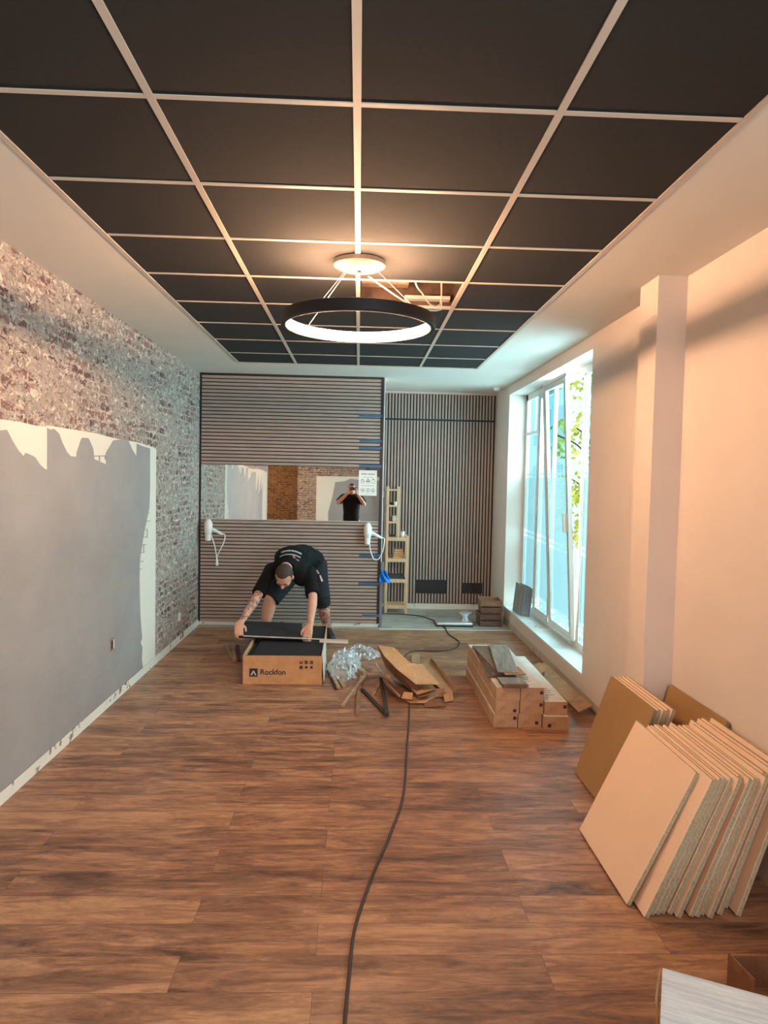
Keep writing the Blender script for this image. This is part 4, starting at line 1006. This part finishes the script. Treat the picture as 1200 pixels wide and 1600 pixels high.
# ---- the man bending over the carton
man = thing('person', 'man in black T-shirt and dark work shorts bending over the open carton', 'person', (-.62, 7.2, 0))
man.location = (0, 0, 0)
pel = V(-.52, 7.40, .80); mid = V(-.585, 7.20, .885); che = V(-.655, 6.99, .885); nec = V(-.685, 6.84, .835)
hd = P(444, 901, 'y', 6.70)
shL = P(424, 889, 'y', 6.93); shR = P(483, 891, 'y', 6.93)
elL = P(402, 932, 'y', 6.64); elR = P(489, 934, 'y', 6.68)
wrL = P(379, 969, 'y', 6.37); wrR = P(485, 974, 'y', 6.33)
paL = P(373, 979, 'y', 6.31); paR = P(482, 984, 'y', 6.28)
hiL = V(-.61, 7.38, .79); hiR = V(-.43, 7.40, .79)
knL = V(-.875, 7.10, .455); knR = V(-.365, 7.22, .455)
anL = V(-.945, 7.20, .10); anR = V(-.305, 7.40, .10)
skin = skin_mat('tattooed_skin', True)
bm = new(); up_b = V(1, 0, 0)
tube(bm, [pel, mid+V(0,0,-.03), che+V(0,0,-.04), nec+V(0,0,-.02)], [(.14, .09), (.13, .085), (.14, .08), (.058, .055)], 20, flat=False, nref=up_b)
tube(bm, [nec, nec.lerp(hd, .5), hd], [.060, .056, .055], 16, flat=False)
for s, e, w_ in ((shL, elL, wrL), (shR, elR, wrR)):
    tube(bm, [s.lerp(che, .3)+V(0,0,-.03), s, s.lerp(e, .5), e], [.05, .050, .050, .043], 16, flat=False)
    tube(bm, [e, e.lerp(w_, .3), e.lerp(w_, .7), w_], [.043, .046, .036, .028], 16, flat=False)
for h, k, a, toe in ((hiL, knL, anL, V(-1.00, 6.98, .035)), (hiR, knR, anR, V(-.25, 7.18, .035))):
    tube(bm, [h, h.lerp(k, .5), k], [.09, .078, .058], 18, flat=False)
    back = (a-k).cross(V(1,0,0)).normalized(); back = back if back.y > 0 else -back
    tube(bm, [k, k.lerp(a, .3)+back*.012, k.lerp(a, .65), a], [.060, .070, .053, .038], 18, flat=False)
    tube(bm, [a+V(0,.03,-.05), a.lerp(toe, .5)+V(0,0,-.02), toe], [(.035,.03), (.040,.03), (.038,.02)], 14, flat=False, nref=V(1,0,0))
hand(bm, wrL, paL+V(0,0,.004), V(.10, -.55, -.55), V(-.95, -.1, 0), V(.25, .1, -1), thumb_side=-1, scale=1.08)
hand(bm, wrR, paR, V(-.05, -.55, -.60), V(1, 0, 0), V(-.1, .15, -1), thumb_side=-1, scale=1.08)
add, extras = head_parts(hd, V(-.16, -.52, -.84), V(-.06, -.84, .54), man)
add(bm)
body = remeshed('body', bm, skin, man, .0055, 3); extras(body)
bm = new()
tube(bm, [pel+V(.03,.04,-.06), pel+V(0,.0,.0), mid+V(.01,0,-.012), che+V(0,.0,-.01), nec.lerp(che, .30)+V(0,0,.0), nec.lerp(hd, .22)], [(.170, .125), (.180, .130), (.180, .130), (.190, .125), (.145, .100), (.078, .072)], 24, flat=True, nref=up_b)
tube(bm, [shL+V(.02,0,0), shL.lerp(shR, .5)+V(0,.03,.015), shR+V(-.02,0,0)], [.070, .090, .070], 18, flat=False)
ellipsoid(bm, che+V(.04,-.03,-.10), (.165, .15, .115)); ellipsoid(bm, V(shR.x-.06, shR.y-.03, shR.z-.06), (.10, .10, .10))
for s, e in ((shL, elL), (shR, elR)):
    o_ = (s-e).normalized(); tube(bm, [s+o_*.01, s.lerp(e, .4), s.lerp(e, .90)], [.068, .066, .070], 18, flat=True)
shirt = remeshed('t_shirt', bm, m_shirt, man, .007, 5)
bm = new()
tube(bm, [pel+V(0,.06,.02), pel+V(0,0,-.03), pel+V(0,-.04,-.08)], [(.17,.12), (.18,.135), (.16,.11)], 22, flat=False, nref=up_b)
tube(bm, [hiL, hiL.lerp(knL, .5), knL.lerp(hiL, .02)+V(0,0,-.02)], [.118, .108, .092], 20, flat=True)
tube(bm, [hiR, hiR.lerp(knR, .5), knR+V(.004,0,0), knR.lerp(anR, .24)], [.112, .098, .088, .084], 20, flat=True)
sh_ = remeshed('work_shorts', bm, m_short, man, .008, 5)
bm = new(); a = P(499, 899, 'y', 7.22); b = P(507, 912, 'y', 7.20)
for an, toe in ((anL, V(-1.00, 6.96, .04)), (anR, V(-.25, 7.16, .04))):
    bm = new(); tube(bm, [an+V(0,0,.09), an+V(0,0,-.02)], [.043, .040], 16); obj('sock', bm, m_sock, man, smooth=True)
    bm = new(); tube(bm, [an+V(0,.05,-.045), an.lerp(toe, .3)+V(0,0,-.025), an.lerp(toe, .75)+V(0,0,-.02), toe], [(.042,.045), (.046,.052), (.050,.042), (.044,.034)], 18, flat=False, nref=V(1,0,0))
    bmesh.ops.bisect_plane(bm, geom=bm.verts[:]+bm.edges[:]+bm.faces[:], plane_co=(0,0,.002), plane_no=(0,0,1), clear_inner=True)
    obj('shoe', bm, m_shoe, man, smooth=True)
# lettering on the back of the shirt and piping on the shorts, laid onto the cloth
bpy.context.view_layer.update(); dg = bpy.context.evaluated_depsgraph_get()
def decal(name, target, quads, m, parent, off=.002):
    ev = target.evaluated_get(dg); me = ev.to_mesh(); bv = BVHTree.FromPolygons([v.co for v in me.vertices], [tuple(p.vertices) for p in me.polygons]); bm = new()
    for qd in quads:
        vs = []
        for x, y in qd:
            d = ray(x, y).normalized(); hit = bv.ray_cast(CAM, d)
            if hit[0] is None: vs = []; break
            vs.append(hit[0]+hit[1]*off)
        if len(vs) == 4:
            q = [bm.verts.new(v) for v in vs]; q2 = [bm.verts.new(v-(v-CAM).normalized()*-.003) for v in vs]
            bm.faces.new(q)
            for i in range(4): bm.faces.new((q[(i+1)%4], q[i], q2[i], q2[(i+1)%4]))
    ev.to_mesh_clear()
    if len(bm.verts): return obj(name, bm, m, parent)
    bm.free()
qs = []
def arc(cx, cy, R_, a0, a1, h, wmin, wmax, gap):
    a = a0
    while a < a1:
        wd = random.uniform(wmin, wmax)/R_
        f = lambda an, r: (cx+math.sin(an)*r, cy-math.cos(an)*r)
        qs.append([f(a, R_), f(a+wd, R_), f(a+wd, R_-h), f(a, R_-h)]); a += wd+gap/R_
arc(453, 893, 33.5, -.42, .58, 2.2, 1.2, 2.4, .8); arc(452, 897.5, 32, -.48, .55, 1.6, 1.0, 2.0, .8)
decal('back_print', shirt, qs, plain('shirt_print', srgb(205, 207, 210), .7, .1, 80), shirt)
decal('chest_logo', shirt, [[(457, 868), (460, 868), (462, 873), (458, 872)], [(462, 873), (467, 875), (467, 877.5), (463, 875)]], plain('shirt_logo', srgb(150, 110, 118), .7), shirt)
decal('pocket_stripe', sh_, [[(494, 891), (496, 890.5), (499, 896), (497, 897)], [(499, 899), (501, 898.5), (505, 908), (502, 909)]], plain('pocket_print', srgb(188, 176, 168), .7), sh_)

# ---- the person taking the picture, seen in the mirror
ph = thing('person', 'person in black T-shirt taking the picture, seen in the mirror', 'person', (0,0,0))
skin2 = skin_mat('plain_skin', False)
cx_, cy_ = -.02, -.36
pel = V(cx_, cy_, 1.0); che = V(cx_, cy_+.01, 1.36); nec = V(cx_, cy_, 1.53); hd2 = V(cx_, cy_+.03, 1.69)
sL = V(cx_-.19, cy_, 1.50); sR = V(cx_+.19, cy_, 1.50); eL = V(cx_-.31, cy_+.12, 1.37); eR = V(cx_+.29, cy_+.12, 1.34); wL = V(-.105, -.10, 1.60); wR = V(.10, -.10, 1.58)
bm = new(); X = V(1,0,0)
tube(bm, [pel+V(0,0,-.05), pel+V(0,0,.15), che, nec], [(.17,.12), (.15,.11), (.18,.12), (.07,.06)], 20, flat=False, nref=X)
tube(bm, [nec, hd2], [.058, .055], 16, flat=False)
for s, e, w_ in ((sL, eL, wL), (sR, eR, wR)):
    tube(bm, [s.lerp(che, .2), s, s.lerp(e, .5), e], [.06, .062, .052, .043], 16, flat=False); tube(bm, [e, e.lerp(w_, .3), w_], [.043, .045, .029], 16, flat=False)
for sx in (-1, 1):
    h = pel+V(sx*.10, 0, -.05); k = V(cx_+sx*.13, cy_+.02, .52); a = V(cx_+sx*.15, cy_-.02, .10)
    tube(bm, [h, h.lerp(k, .5), k], [.10, .085, .060], 18, flat=False); tube(bm, [k, k.lerp(a, .3), a], [.058, .060, .036], 18, flat=False); tube(bm, [a+V(0,-.03,-.05), a+V(0,.14,-.065)], [(.035,.03), (.038,.022)], 14, flat=False, nref=X)
hand(bm, wL, V(-.092, -.055, 1.645), V(.35, .25, .9), V(0, 1, -.2), V(1, -.2, 0), thumb_side=-1)
hand(bm, wR, V(.092, -.055, 1.635), V(-.35, .25, .9), V(0, 1, -.2), V(-1, -.2, 0), thumb_side=-1)
add, extras = head_parts(hd2, V(0, 1, -.02), V(0, 0, 1), ph, beard=False)
add(bm); b2 = remeshed('body', bm, skin2, ph, .007, 3); extras(b2)
bm = new(); tube(bm, [pel+V(0,0,-.06), pel+V(0,0,.15), che, nec+V(0,0,-.05)], [(.195,.145), (.185,.14), (.205,.14), (.11,.08)], 24, flat=True, nref=X)
tube(bm, [sL, che+V(0,0,.12), sR], [.078, .10, .078], 18, flat=False)
for s, e in ((sL, eL), (sR, eR)): tube(bm, [s, s.lerp(e, .8)], [.078, .080], 18, flat=True)
remeshed('t_shirt', bm, m_shirt, ph, .008, 5)
bm = new(); tube(bm, [pel+V(0,0,.02), pel+V(0,0,-.12)], [(.18,.13), (.185,.14)], 22, flat=False, nref=X)
for sx in (-1, 1): tube(bm, [pel+V(sx*.10, 0, -.05), V(cx_+sx*.13, cy_+.02, .50), V(cx_+sx*.15, cy_-.02, .08)], [.115, .085, .075], 20, flat=True)
remeshed('trousers', bm, m_short, ph, .009, 5)
for sx in (-1, 1):
    bm = new(); a = V(cx_+sx*.15, cy_-.02, .06); tube(bm, [a+V(0,-.05,-.01), a+V(0,.05,0), a+V(0,.15,-.015)], [(.042,.045), (.046,.045), (.042,.03)], 16, flat=False, nref=X)
    bmesh.ops.bisect_plane(bm, geom=bm.verts[:]+bm.edges[:]+bm.faces[:], plane_co=(0,0,.002), plane_no=(0,0,1), clear_inner=True); obj('shoe', bm, m_shoe, ph, smooth=True)
tag(obj('smartphone', bev(box(-.078, .078, -.030, -.020, 1.655, 1.728), .003), m_trim), 'dark phone held sideways by the person in the mirror', 'phone')
